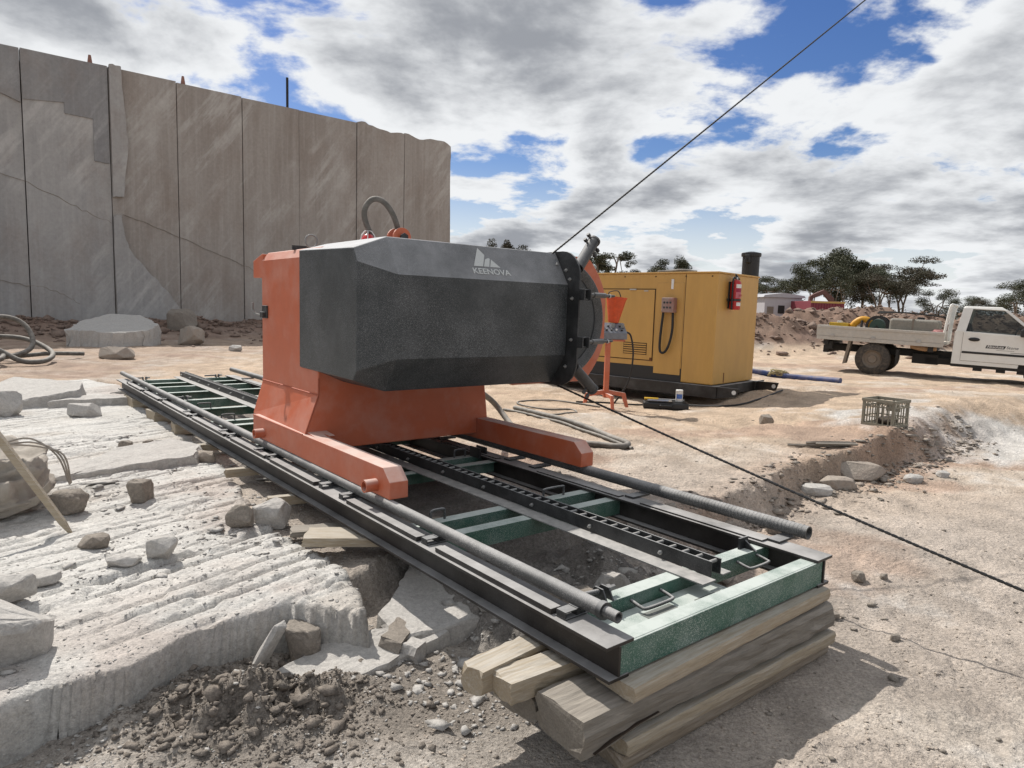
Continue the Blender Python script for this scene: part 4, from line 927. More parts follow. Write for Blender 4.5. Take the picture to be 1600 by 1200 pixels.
kn.rotation_euler = up_; kn.location = (-0.12, -0.08, 1.055)
for i, (x, y, z) in enumerate(((-0.05, -0.08, 1.055), (0.02, -0.08, 1.055), (0.09, -0.08, 1.055), (0.17, -0.08, 1.055), (-0.09, 0.0, 1.108), (-0.01, 0.0, 1.108), (0.08, 0.0, 1.108), (0.16, 0.0, 1.108))):
    k = share(kn, pn, (x, y, z), up_)
    if i in (2, 4): k.data = kn.data.copy(); k.data.materials.clear(); k.data.materials.append(M_label)
for x in (-0.12, 0.05, 0.19): MB().box(x - 0.025, x + 0.025, -0.05, -0.025, 1.09, 1.15).build('switch_guard', M_dsteel, pn, 0.004)
MB().box(0.10, 0.16, 0.08, 0.12, 1.155, 1.215).build('plug', M_plastic, pn, 0.008)
hop = thing('orange_bucket', 'tapered orange bucket standing on the control panel top', 'bucket', (1.44, 9.98, csz + 1.16), (0, R(5), 0))
MB().loft([[((0.075 + 0.075 * t) * math.cos(a), (0.075 + 0.075 * t) * math.sin(a), 0.37 * t) for a in [2 * math.pi * k / 24 for k in range(24)]] for t in (0, 0.25, 0.5, 0.75, 0.95)] + [[(r * math.cos(a), r * math.sin(a), z) for a in [2 * math.pi * k / 24 for k in range(24)]] for r, z in ((0.155, 0.352), (0.155, 0.372), (0.140, 0.372), (0.08, 0.02))]).build('shell', mat('orange plastic', (0.60, 0.075, 0.015), rough=0.45), hop, 0, 40)
MB().tube(catmull([(-0.12, 0, 0.37), (-0.11, 0, 0.43), (0.0, 0, 0.46), (0.05, 0, 0.40), (0.06, 0, 0.34)], 6), 0.008, 6).build('bail', M_black, hop)
def hose_obj(name, label, cat, pts, r, m_, group=None, k=8):
    return tag(MB().tube(catmull(pts, k), r, 9).build(name, m_, None, 0, 60), label, cat, group)
def onground(pts, r): return [(x, y, float(gz(x, y)) + r) for x, y in pts]
hose_obj('power_cable', 'black cable drooping from the control stand to the ground', 'cable', [(1.60, 9.86, 1.33), (1.68, 9.84, 1.27), (1.73, 9.86, 1.0), (1.70, 9.9, 0.65), (1.60, 9.95, 0.42), (1.48, 10.05, float(gz(1.48, 10.05)) + 0.012)], 0.013, M_rubber)
hose_obj('floor_cable', 'thin dark cable looping over the pale ground behind the machine', 'cable', onground([(1.30, 10.0), (1.02, 10.24), (0.60, 10.52), (0.15, 10.41), (0.118, 9.89), (0.453, 9.43), (0.825, 9.64), (0.90, 9.35), (0.75, 9.15), (0.56, 9.03), (0.355, 9.16), (0.2, 9.3)], 0.012), 0.012, M_hose)
hose_obj('ground_lead', 'black cable lying on the ground along the front of the generator', 'cable', onground([(1.0, 10.45), (1.45, 10.75), (1.95, 10.78), (2.6, 10.75), (3.3, 10.25), (3.9, 10.7), (4.6, 11.6)], 0.014), 0.014, M_rubber)
h1 = [tuple(tw(1.50, 3.1, 1.0)), (-0.20, 6.55, 0.72)]
hose_obj('supply_hose', 'thick grey hose dropping from the machine to the ground', 'hose', [tuple(tw(1.30, 3.6, 1.02)), tuple(tw(1.62, 3.35, 0.96)), (-0.22, 7.60, 0.58), (0.10, 7.25, float(gz(0.10, 7.25)) + 0.07), (0.45, 7.02, float(gz(0.45, 7.02)) + 0.03), (0.80, 6.90, float(gz(0.8, 6.9)) + 0.03), (1.10, 6.78, float(gz(1.1, 6.78)) + 0.03), (1.20, 6.90, float(gz(1.2, 6.9)) + 0.035), (1.10, 7.2, float(gz(1.1, 7.2)) + 0.03), (0.93, 7.8, float(gz(0.93, 7.8)) + 0.03), (0.72, 8.3, float(gz(0.72, 8.3)) + 0.03), (0.45, 8.75, float(gz(0.45, 8.75)) + 0.03), (0.05, 9.6, float(gz(0.05, 9.6)) + 0.03)], 0.032, M_hose)
hose_obj('second_hose', 'second grey hose lying beside the thick one on the ground', 'hose', onground([(1.22, 6.75), (0.98, 7.35), (0.80, 7.85), (0.62, 8.25), (0.42, 8.6), (0.12, 9.05), (-0.1, 9.5)], 0.018), 0.018, M_hose)
# tool case with tools and tin
tcz = float(gz(2.38, 10.5))
tcs = thing('tool_case', 'flat black tool case on the ground before the generator', 'tool case', (2.36, 10.42, tcz), (0, 0, R(-8)))
MB().box(-0.34, 0.34, -0.13, 0.13, 0.0, 0.105).build('shell', M_plastic, tcs, 0.025)
MB().box(-0.30, 0.30, -0.10, 0.10, 0.105, 0.118).build('lid', M_plastic, tcs, 0.01)
MB().tube([(-0.10, -0.135, 0.06), (-0.08, -0.165, 0.06), (0.08, -0.165, 0.06), (0.10, -0.135, 0.06)], 0.012, 8).build('handle', M_plastic, tcs)
t1 = thing('bolt_cutter', 'yellow handled tool lying on the black case', 'tool', (2.30, 10.42, tcz + 0.12), (0, 0, R(-8)))
MB().tube([(-0.26, 0.02, 0.018), (-0.05, 0.02, 0.018)], 0.018, 8).build('grip', mat('tool yellow', (0.60, 0.36, 0.02), rough=0.5), t1, 0, 50)
MB().tube([(-0.26, 0.07, 0.018), (-0.05, 0.045, 0.018)], 0.018, 8).build('grip', MATS['tool yellow'], t1, 0, 50)
MB().tube([(-0.05, 0.03, 0.018), (0.34, 0.03, 0.018)], 0.011, 8).build('shaft', M_steel, t1, 0, 50)
t2 = thing('hand_tool', 'blue grey tool lying in front on the black case', 'tool', (2.22, 10.34, tcz + 0.12), (0, 0, R(-10)))
MB().tube([(-0.15, 0, 0.012), (0.16, 0, 0.012)], 0.012, 8).build('shaft', mat('tool blue grey', (0.25, 0.28, 0.36), rough=0.5), t2, 0, 50)
MB().box(0.16, 0.21, -0.02, 0.02, 0.002, 0.025).build('head', M_steel, t2, 0.003)
tn = thing('paint_tin', 'small white tin with blue label on the tool case', 'tin', (2.56, 10.40, tcz + 0.12))
MB().lathe([(0.02, 0), (0.052, 0), (0.054, 0.004), (0.054, 0.166), (0.057, 0.172), (0.050, 0.178), (0.02, 0.176)], (0, 0, 0), 'z', 20).build('can', M_label, tn, 0, 40)
pts = [(0.0546 * math.cos(R(a)), 0.0546 * math.sin(R(a))) for a in range(-150, -40, 10)]
lb = MB(); n_ = len(pts); lb.add([(x, y, 0.045) for x, y in pts] + [(x, y, 0.115) for x, y in pts], [(i, i + 1, n_ + i + 1, n_ + i) for i in range(n_ - 1)]); lb.build('label_patch', mat('tin blue', (0.06, 0.14, 0.42), rough=0.5), tn, 0, 40)
# blue layflat pipe
bpz = lambda x, y: float(gz(x, y)) + 0.055
bl = thing('blue_pipe', 'dusty blue pipe lying on the ground between generator and ute', 'pipe', (0, 0, 0))
P_ = [(4.7, 15.6), (5.45, 15.35), (6.0, 15.15), (6.45, 14.85), (6.85, 14.25)]
MB().tube(catmull([(x, y, bpz(x, y)) for x, y in P_], 6), 0.062, 12).build('tube', mat('blue plastic', (0.035, 0.065, 0.20), rough=0.6, dust=(0.4, 0.33, 0.25), dust_up=0.35, dust_noise=0.3), bl, 0, 60)
rp_ = MB()
for i in range(10):
    a = rng.uniform(0, 6.28); rp_.tube(catmull([(5.9 + rng.uniform(-0.25, 0.25), 15.2 + rng.uniform(-0.12, 0.12), bpz(5.9, 15.2) + rng.uniform(0.0, 0.12)) for _ in range(4)], 4), 0.012, 5)
rp_.build('rope_wrap', mat('rope', (0.36, 0.30, 0.16), rough=0.9), bl)

# ------------------------------------------------------------------ milk crate
ckx, cky = 4.26, 7.56
ckz = float(gz(4.35, 7.7)) + 0.01
CW, CH = 0.36, 0.31
ck = thing('milk_crate', 'empty looking khaki plastic milk crate standing on the ledge', 'crate', (ckx, cky, ckz), (0, 0, R(36)))
def frame_rect(z0, z1, t, e=0.0):
    mb = MB(); a, b = -e, CW + e
    mb.box(a, b, a, a + t, z0, z1); mb.box(a, b, b - t, b, z0, z1); mb.box(a, a + t, a + t, b - t, z0, z1); mb.box(b - t, b, a + t, b - t, z0, z1); return mb
frame_rect(CH - 0.035, CH, 0.014, 0.008).build('rim', M_crate, ck, 0.004)
fb_ = frame_rect(0, 0.03, 0.012); 
for i in range(5): fb_.box(0.012, CW - 0.012, 0.03 + 0.066 * i, 0.05 + 0.066 * i, 0.002, 0.014)
for i in range(5): fb_.box(0.03 + 0.066 * i, 0.05 + 0.066 * i, 0.012, CW - 0.012, 0.0145, 0.020)
fb_.build('base', M_crate, ck)
for x in (0, CW - 0.03):
    for y in (0, CW - 0.03): MB().box(x, x + 0.03, y, y + 0.03, 0.028, CH - 0.034).build('corner_post', M_crate, ck, 0.004)
def side_lattice():
    mb = MB(); q = CW - 0.03
    for i in range(5): x = 0.03 + (q - 0.03) * (i + 0.5) / 5; mb.box(x - 0.006, x + 0.006, 0.002, 0.011, 0.03, 0.225)
    mb.box(0.03, q, 0.002, 0.010, 0.215, 0.232); mb.box(0.03, q, 0.0025, 0.0095, 0.10, 0.112)
    for x0 in (0.03, 0.13, 0.23):
        mb.prism([(x0, 0.232), (x0 + 0.012, 0.232), (x0 + 0.052, 0.276), (x0 + 0.038, 0.276)], 'y', 0.003, 0.009); mb.prism([(x0 + 0.085, 0.232), (x0 + 0.097, 0.232), (x0 + 0.056, 0.276), (x0 + 0.044, 0.276)], 'y', 0.0035, 0.0085)
    return mb
import copy
for k in range(4):
    o = side_lattice().build('side_lattice', M_crate, ck)
    o.location = ((0, 0, 0), (CW, 0, 0), (CW, CW, 0), (0, CW, 0))[k]; o.rotation_euler = (0, 0, R(90 * k))
    if k == 1: MB().box(0.10, 0.26, -0.004, 0.0015, 0.15, 0.222).build('name_panel', M_crate, o)
# rags inside the crate
rg_ = MB()
for i in range(4):
    c = (ckx + Matrix.Rotation(R(36), 2) @ Vector((0.09 + 0.05 * i, 0.10 + 0.04 * (i % 3)))[0:2]) if False else None
def lump(r, seed, sq=(1, 1, 0.6), sub=3, amp=0.25, freq=2.0):
    bm_ = bmesh.new(); bmesh.ops.create_icosphere(bm_, subdivisions=sub, radius=1.0)
    co = np.array([v.co[:] for v in bm_.verts]); d = 1 + amp * (fbm(co[:, 0] * freq + co[:, 2] * 1.3 + seed, co[:, 1] * freq - co[:, 2] * 1.7, seed, 5) * 1.6)
    for v, k in zip(bm_.verts, d): v.co = Vector((v.co.x * sq[0], v.co.y * sq[1], v.co.z * sq[2])) * k * r
    me = bpy.data.meshes.new('lump'); bm_.to_mesh(me); bm_.free(); return me
me = lump(0.10, 5, (1.1, 1.0, 0.5)); me.materials.append(mat('dark rag', (0.07, 0.055, 0.045), rough=0.95))
o = link('dark_rag', me); p = Vector((ckx, cky, ckz)) + Matrix.Rotation(R(36), 3, 'Z') @ Vector((0.16, 0.15, 0.065)); o.location = p; tag(o, 'dark crumpled rag lying inside the milk crate', 'rag')

# ------------------------------------------------------------------ white ute (local x forward, y to its far side, z up)
UH = R(-36)
ut = thing('tray_ute', 'white single cab ute with dusty aluminium tray and black door lettering', 'ute', (8.72, 16.68, 0.25), (R(0.0), R(1.6), UH)); ut.scale = (1.08, 1.08, 1.08)
WR = 0.365
def wheel(x, y):
    w = MB().lathe([(0.20, -0.115), (0.315, -0.115), (0.355, -0.085), (WR, -0.04), (WR, 0.04), (0.355, 0.085), (0.315, 0.115), (0.20, 0.115)], (0, 0, 0), 'y', 30, True).build('wheel', M_tyre, ut, 0, 40)
    w.location = (x, y, WR)
    rm = MB().lathe([(0.03, -0.06), (0.085, -0.075), (0.10, -0.045), (0.165, -0.040), (0.185, -0.075), (0.202, -0.105), (0.21, -0.105), (0.205, 0.10), (0.03, 0.10)], (0, 0, 0), 'y', 26).build('rim', M_rim, w, 0, 40)
    return w
for x in (0.0, 3.12):
    wheel(x, 0.12); w = wheel(x, 1.58)
    w.rotation_euler = (0, 0, math.pi)
# chassis
ch = MB(); ch.box(-1.05, 3.6, 0.42, 0.54, 0.48, 0.62); ch.box(-1.05, 3.6, 1.16, 1.28, 0.48, 0.62); ch.box(-0.08, 0.08, 0.2, 1.5, 0.30, 0.44); ch.box(1.0, 2.9, 0.30, 1.40, 0.36, 0.50); ch.box(0.75, 1.25, 0.30, 0.75, 0.34, 0.56)
ch.build('chassis', M_dark, ut, 0.01)
MB().box(-1.10, -0.98, 0.3, 1.4, 0.42, 0.60).build('tow_bar', M_dark, ut, 0.01)
MB().box(-1.02, -0.86, 0.06, 0.26, 0.52, 0.70).build('tail_lamp', M_dark, ut, 0.01)
MB().prism([(0.46, 0.62), (0.52, 0.62), (0.50, 0.30), (0.46, 0.28)], 'y', 0.0, 0.25).build('mudguard', M_dark, ut)
MB().prism([(-0.52, 0.74), (-0.46, 0.74), (-0.54, 0.22), (-0.60, 0.20)], 'y', 0.0, 0.25).build('mudflap', M_rim, ut)
MB().tube(catmull([(0.72, 0.16, 0.72), (0.95, 0.12, 0.68), (1.2, 0.16, 0.70)], 4), 0.055, 8).build('slung_bag', mat('sling tan', (0.40, 0.25, 0.14), rough=0.9), ut)
# tray
tr = MB(); tr.box(-1.20, 1.34, -0.02, 1.72, 0.78, 0.84); tr = tr.build('tray_floor', M_alloy, ut, 0.004)
MB().box(-1.20, 1.33, -0.035, -0.022, 0.735, 0.815).build('side_rail', M_alloy, ut, 0.004)
MB().box(-1.19, 1.33, -0.03, -0.005, 0.822, 1.06).build('drop_side', M_alloy, ut, 0.006)
MB().box(-1.19, 1.33, -0.045, -0.031, 1.0, 1.055).build('side_rib', M_alloy, ut, 0.004)
MB().box(-1.19, 1.33, 1.705, 1.73, 0.822, 1.06).build('drop_side', M_alloy, ut, 0.006)
MB().box(-1.215, -1.192, -0.02, 1.72, 0.822, 1.06).build('tailgate', M_alloy, ut, 0.006)
for x in (-0.86, -0.02, 0.87): MB().box(x - 0.045, x + 0.045, -0.05, -0.0315, 0.80, 0.86).build('hinge', M_steel, ut, 0.004)
for x in (-1.0, 0.0, 1.1): MB().box(x - 0.05, x + 0.05, 0.02, 1.68, 0.62, 0.78).build('tray_bearer', M_dark, ut)
hb = MB()
for y in (0.02, 0.10, 1.6, 1.68): hb.tube(catmull([(1.30, y, 0.84), (1.33, y, 1.2), (1.37, y, 1.60), (1.40, y + (0.05 if y < 1 else -0.05), 1.66)], 4), 0.024, 8)
hb.tube([(1.40, 0.07, 1.66), (1.40, 1.63, 1.66)], 0.024, 8); hb.tube([(1.34, 0.02, 1.25), (1.34, 1.68, 1.25)], 0.02, 8)
for i in range(9): hb.tube([(1.36, 0.3 + 0.135 * i, 0.86), (1.37, 0.3 + 0.135 * i, 1.64)], 0.009, 6)
hb.build('headboard', M_white, ut, 0, 50)
# cab: lower body with arch, bonnet, pillars, roof and glass
def yrow(prof, y): return [(x, y, z) for x, z in prof]
arch = [(3.12 - 0.47 * math.cos(R(a)), 0.40 + 0.47 * math.sin(R(a))) for a in range(0, 181, 15)]
low = [(1.50, 0.42), (1.52, 1.12), (2.95, 1.075), (3.9, 0.98), (4.02, 0.80), (4.02, 0.45), (3.62, 0.42)] + [(x, max(z, 0.42)) for x, z in arch[::-1]] 
bodyl = MB()
for y0, y1 in ((0.02, 0.06), (1.64, 1.68)): bodyl.prism(low, 'y', y0, y1)
bodyl.build('cab_side', M_white, ut, 0.004)
MB().box(1.50, 1.54, 0.06, 1.64, 0.42, 1.10).build('rear_wall', M_white, ut)
MB().box(1.54, 3.0, 0.06, 1.64, 0.42, 0.50).build('cab_floor', M_dark, ut)
MB().prism([(2.72, 0.6), (2.72, 1.07), (2.95, 1.10), (2.95, 0.6)], 'y', 0.06, 1.64).build('dashboard', M_plastic, ut, 0.02)
MB().loft([[(2.93, 0.03, 1.085), (2.93, 1.67, 1.085), (2.93, 1.67, 0.9), (2.93, 0.03, 0.9)], [(3.5, 0.06, 1.06), (3.5, 1.64, 1.06), (3.5, 1.64, 0.85), (3.5, 0.06, 0.85)], [(3.98, 0.12, 0.96), (3.98, 1.58, 0.96), (3.98, 1.58, 0.75), (3.98, 0.12, 0.75)]]).build('bonnet', M_white, ut, 0.03)
MB().box(3.90, 4.06, 0.0, 1.70, 0.42, 0.70).build('bumper', M_white, ut, 0.03)
for y in (0.06, 1.30): MB().box(3.92, 4.045, y, y + 0.33, 0.72, 0.88).build('headlight', M_glass, ut, 0.01)
def pil(x0, z0, x1, z1, w, y0, y1, t=0.05): 
    return MB().add([(x0, y0, z0), (x0 + w, y0, z0), (x1 + w, y1, z1), (x1, y1, z1), (x0, y0 + t, z0), (x0 + w, y0 + t, z0), (x1 + w, y1 + t, z1), (x1, y1 + t, z1)], [(0, 1, 2, 3), (4, 7, 6, 5), (0, 4, 5, 1), (1, 5, 6, 2), (2, 6, 7, 3), (3, 7, 4, 0)])
for ya, yb in ((0.02, 0.13), (1.63, 1.52)):
    pil(1.52, 1.09, 1.60, 1.60, 0.17, ya, yb).build('pillar', M_white, ut, 0.004); pil(2.90, 1.07, 2.30, 1.585, 0.075, ya, yb).build('pillar', M_white, ut, 0.004)
    g = MB(); g.add([(1.69, ya + 0.025, 1.09), (2.90, ya + 0.025, 1.07), (2.32, yb + 0.025, 1.58), (1.76, yb + 0.025, 1.59)], [(0, 1, 2, 3)]); g.build('side_window', M_glass, ut)
MB().loft([[(1.59, 0.13, 1.585), (1.59, 1.57, 1.585), (2.38, 1.57, 1.572), (2.38, 0.13, 1.572)], [(1.62, 0.17, 1.64), (1.62, 1.53, 1.64), (2.26, 1.53, 1.645), (2.26, 0.17, 1.645)]]).build('roof', M_white, ut, 0.02)
MB().add([(2.97, 0.06, 1.085), (2.97, 1.64, 1.085), (2.37, 1.52, 1.58), (2.37, 0.18, 1.58)], [(0, 1, 2, 3)]).build('windscreen', M_glass, ut)
MB().add([(1.545, 0.12, 1.10), (1.545, 1.58, 1.10), (1.61, 1.50, 1.58), (1.61, 0.20, 1.58)], [(0, 1, 2, 3)]).build('rear_window', M_glass, ut)
for y in (0.25, 1.0):
    MB().prism([(1.62, 0.5), (2.2, 0.5), (2.2, 0.72), (1.85, 0.74), (1.72, 1.28), (1.62, 1.28)], 'y', y, y + 0.48).build('seat', M_dark, ut, 0.03)
MB().tube([(2.6 + 0.06 * math.cos(a), 1.24 + 0.18 * math.cos(a), 1.05 + 0.17 * math.sin(a)) for a in [2 * math.pi * k / 20 for k in range(21)]], 0.014, 6).build('steering_wheel', M_plastic, ut)
dr = MB().prism([(1.66, 0.50), (1.66, 1.105), (2.90, 1.075), (2.78, 0.50)], 'y', 0.010, 0.0195).build('door', M_white, ut, 0.003)
frm = MB(); 
for a, b in (((1.66, 0.5), (1.66, 1.09)), ((1.66, 0.5), (2.78, 0.5)), ((2.78, 0.5), (2.90, 1.07))): frm.tube([(a[0], 0.0165, a[1]), (b[0], 0.0165, b[1])], 0.0045, 5)
frm.build('door_gap', M_seam, dr)
hd = MB().lathe([(0.01, -0.10), (0.032, -0.07), (0.042, 0.0), (0.032, 0.07), (0.01, 0.10)], (1.86, 0.004, 0.955), 'x', 10).build('handle', M_plastic, dr, 0, 50)
MB().box(1.67, 2.78, 0.0015, 0.0095, 0.655, 0.70).build('rub_strip', M_plastic, dr, 0.003)
MB().box(1.50, 3.60, 0.03, 0.07, 0.36, 0.425).build('sill', M_dark, ut, 0.004)
for x in (1.9, 2.3, 2.65): MB().box(x, x + 0.16, 0.05, 0.12, 0.30, 0.37).build('step_bracket', M_dark, ut)
mr_ = MB().box(2.62, 2.84, -0.20, -0.06, 1.06, 1.22).build('mirror', M_plastic, ut, 0.03)
MB().box(2.70, 2.78, -0.06, 0.02, 1.08, 1.13).build('mirror_arm', M_plastic, mr_)
# door sign: black slanted band with white word, then dark word
bd_ = MB().prism([(2.07, 0.79), (2.09, 0.855), (2.42, 0.855), (2.39, 0.79)], 'y', 0.0075, 0.0098).build('sign_band', M_black if False else M_plastic, dr)
place_text('lettering', 'Absolute', 0.075, (2.095, 0.0068, 0.803), (1, 0, 0), (0, 0, 1), M_label, dr, 0.285, 0.001)
place_text('lettering', 'Stone', 0.075, (2.425, 0.0088, 0.803), (1, 0, 0), (0, 0, 1), mat('sign grey', (0.05, 0.055, 0.06), rough=0.5), dr, 0.20, 0.0006, 0.2)
MB().box(2.26, 2.56, 0.0088, 0.0098, 0.760, 0.766).build('sign_rule', MATS['sign grey'], dr)
MB().box(2.50, 2.76, 0.0088, 0.0098, 0.722, 0.730).build('sign_rule', MATS['sign grey'], dr)
# load on the tray
def on_ute(x, y, z): return tuple(ut.matrix_basis @ Vector((x, y, z)))
bpy.context.view_layer.update()
UR = tuple(ut.rotation_euler); ULOAD = []
tk = thing('water_tank', 'grey plastic water tank lying on the ute tray behind the cab', 'tank', on_ute(0.72, 0.5, 0.842), UR)
MB().box(-0.52, 0.52, -0.36, 0.36, 0.0, 0.50).build('shell', mat('tank grey', (0.27, 0.255, 0.22), (0.22, 0.205, 0.175), rough=0.7), tk, 0.07, None, 4)
for x in (-0.02, ): MB().box(x - 0.02, x + 0.02, -0.363, 0.363, 0.0, 0.503).build('strap', M_rim, tk)
MB().lathe([(0.02, 0), (0.08, 0), (0.08, 0.05), (0.02, 0.055)], (0.1, 0, 0.5), 'z', 14).build('lid', M_plastic, tk)
rl = thing('hose_reel', 'dark hose reel standing beside the tank on the tray', 'hose reel', on_ute(-0.02, 0.5, 1.10), UR)
for y, r_ in ((-0.20, 0.26), (0.20, 0.26)): MB().lathe([(0.20, 0), (r_, 0.0), (r_, 0.03), (0.20, 0.03)], (0, y, 0), 'y', 22, True).build('flange', M_plastic, rl, 0, 40)
MB().lathe([(0.05, -0.2), (0.17, -0.19), (0.185, 0), (0.17, 0.19), (0.05, 0.2)], (0, 0, 0), 'y', 20).build('wound_hose', mat('reel green', (0.03, 0.06, 0.045), rough=0.6), rl, 0, 40)
MB().tube([(-0.2, -0.22, -0.25), (0, -0.22, 0.0), (0.2, -0.22, -0.25)], 0.02, 6).build('stand', M_dark, rl)
pp = thing('yellow_pump', 'bright yellow curved pump housing on the ute tray', 'pump', on_ute(-0.36, 0.45, 0.842), UR)
MB().tube(catmull([(-0.22, 0, 0.08), (-0.18, 0, 0.28), (-0.02, 0, 0.42), (0.14, 0, 0.40), (0.2, 0, 0.25)], 6), 0.085, 10).build('housing', mat('pump yellow', (0.62, 0.30, 0.01), rough=0.5), pp, 0, 50)
MB().box(-0.2, 0.2, -0.15, 0.15, 0.0, 0.16).build('motor', M_rim, pp, 0.03)
MB().tube([(0.02, -0.14, 0.1), (0.02, -0.1, 0.4)], 0.03, 6).build('bracket', M_dark, pp)
bx_ = thing('yellow_box', 'small yellow box at the rear of the ute tray', 'box', on_ute(-0.78, 0.35, 0.842), UR)
MB().box(-0.25, 0.18, -0.13, 0.13, 0.0, 0.315).build('shell', mat('box yellow', (0.60, 0.38, 0.03), rough=0.5), bx_, 0.01)
MB().box(-0.08, 0.02, -0.1, 0.1, 0.315, 0.36).build('lid', M_label, bx_, 0.005)
rgm = lump(0.13, 9, (1.2, 1.0, 0.9)); rgm.materials.append(mat('pink rag', (0.42, 0.20, 0.19), rough=0.95)); o = link('rag_bundle', rgm); o.location = on_ute(1.18, 0.18, 1.0); tag(o, 'pinkish rag bundle at the front end of the tray', 'rag')
pl_ = MB()
for i in range(3): pl_.tube(catmull([on_ute(-0.1, 0.75 + 0.12 * i, 1.40 + 0.02 * i), on_ute(0.4, 0.7 + 0.1 * i, 1.44), on_ute(0.8, 0.72 + 0.1 * i, 1.42), on_ute(1.25, 0.75 + 0.1 * i, 1.38)], 5), 0.02, 6)
tag(pl_.build('pole_bundle', M_dark), 'dark poles lying across the top of the grey tank', 'poles')

# ------------------------------------------------------------------ rocks
def bench_or_ground(x, y):
    zb, sd_ = bz(np.array([x]), np.array([y]))
    g = float(gz(np.array([x]), np.array([y]))[0])
    return max(float(zb[0]), g)
def hull_rock(seed, dims, n=26, top_flat=0.0, rough=0.02):
    r_ = random.Random(seed); bm_ = bmesh.new()
    for _ in range(n):
        v = Vector((r_.gauss(0, 1), r_.gauss(0, 1), r_.gauss(0, 1))).normalized()
        v = Vector((math.copysign(abs(v.x) ** 0.72, v.x), math.copysign(abs(v.y) ** 0.72, v.y), math.copysign(abs(v.z) ** 0.6, v.z)))
        bm_.verts.new((v.x * dims[0] * r_.uniform(0.85, 1.05), v.y * dims[1] * r_.uniform(0.85, 1.05), min(v.z, 1 - top_flat) * dims[2]))
    bmesh.ops.convex_hull(bm_, input=bm_.verts)
    loose = [v for v in bm_.verts if not v.link_faces]; bmesh.ops.delete(bm_, geom=loose, context='VERTS')
    bmesh.ops.bevel(bm_, geom=list(bm_.edges), offset=min(dims) * 0.05, segments=1, affect='EDGES')
    bmesh.ops.triangulate(bm_, faces=bm_.faces); bmesh.ops.subdivide_edges(bm_, edges=bm_.edges, cuts=2, use_grid_fill=True)
    s_ = rough * min(dims)
    if len(bm_.verts):
        co = np.array([v.co[:] for v in bm_.verts]); k = 4.0 / max(dims)
        dx = fbm(co[:, 0] * k + co[:, 2] * k, co[:, 1] * k, seed, 4); dy = fbm(co[:, 1] * k - co[:, 2] * k, co[:, 0] * k, seed + 3, 4); dz = fbm(co[:, 0] * k * 1.3, co[:, 2] * k + co[:, 1] * k, seed + 5, 4)
        for v, a, b, c in zip(bm_.verts, dx, dy, dz): v.co += Vector((a, b, c)) * s_ * 4
    me = bpy.data.meshes.new('rock'); bm_.to_mesh(me); bm_.free(); return me
def rock(label, x, y, dims, seed, material=None, rz=0.0, tilt=(0, 0), sink=0.35, top_flat=0.0, cat='rock', name='rock', z=None, n=26, group='loose stones'):
    me = hull_rock(seed, dims, n, top_flat); me.materials.append(material or M_rock)
    o = link(name, me); zz = bench_or_ground(x, y) if z is None else z
    o.location = (x, y, zz + dims[2] * (1 - sink)); o.rotation_euler = (tilt[0], tilt[1], rz)
    return tag(o, label, cat, group)
def slab(label, poly, z0, z1, seed, material=None, name='flat_stone', tilt=None, cat='slab', amp=0.010, group='broken slabs'):
    # poly: plan outline; edges made ragged, sides sloped
    pts = []
    n_ = len(poly); r_ = random.Random(seed)
    for i in range(n_):
        a, b = Vector(poly[i]), Vector(poly[(i + 1) % n_]); L_ = (b - a).length; k = max(2, int(L_ / 0.05))
        k = min(k, 14)
        for j in range(k):
            q = a + (b - a) * (j / k); pts.append(q + Vector((r_.uniform(-amp, amp), r_.uniform(-amp, amp))))
    c = sum(pts, Vector((0, 0))) / len(pts)
    zt0 = tilt if tilt else (lambda p: z1)
    def zt(p): return zt0(p) + 0.016 * float(fbm(np.array(p.x * 6.0), np.array(p.y * 6.0), seed, 5))
    def ringp(s_, zf, jz=0.0):
        out = []
        for i, p in enumerate(pts):
            q = c + (p - c) * s_; ja = (amp * 1.6 if jz > 0 else 0.0)
            nx_ = float(fbm(np.array(q.x * 5 + 40 * s_), np.array(q.y * 5), seed + 2, 3)); out.append((q.x + ja * nx_ * 2, q.y + ja * nx_ * 2, zf(q) + r_.uniform(-jz, jz)))
        return out
    mb = MB(); mb.loft([ringp(1.04, lambda p: z0), ringp(1.01, lambda p: z0 + 0.35 * (zt(p) - z0), 0.006), ringp(1.0, lambda p: z0 + 0.7 * (zt(p) - z0), 0.006), ringp(0.985, lambda p: zt(p) - 0.010, 0.004)] + [ringp(k_, zt) for k_ in (0.965, 0.88, 0.76, 0.64, 0.52, 0.40, 0.28, 0.16, 0.05)])
    o = mb.build(name, material or M_rock); return tag(o, label, cat, group)
# named stones on the bench
slab('flat pale triangular slab lying on the grooved bench', [(-3.42, 5.02), (-2.62, 5.62), (-2.72, 5.95), (-3.05, 6.08), (-3.38, 5.75)], 0.20, 0.30, 41, tilt=lambda p: 0.262 + 0.10 * (p.y - 5.1))
slab('thin pale slab half under the triangular slab', [(-3.75, 5.05), (-3.35, 5.0), (-3.2, 5.5), (-3.55, 5.62)], 0.20, 0.27, 42)
slab('long low slab at the left edge before the hose coil', [(-6.9, 8.3), (-6.0, 8.15), (-5.55, 8.75), (-5.75, 9.15), (-6.8, 9.3)], 0.2, 0.45, 43, tilt=lambda p: 0.34 + 0.14 * (p.y - 8.3))
slab('narrow flat stone right of the long low slab', [(-5.7, 8.35), (-5.0, 8.85), (-5.05, 9.1), (-5.6, 8.9)], 0.2, 0.31, 44)
slab('thin slanting shard on the bench near its far end', [(-5.75, 9.7), (-4.95, 10.0), (-4.95, 10.25), (-5.7, 10.0)], 0.2, 0.36, 45, tilt=lambda p: 0.24 + 0.14 * (p.x + 5.75))
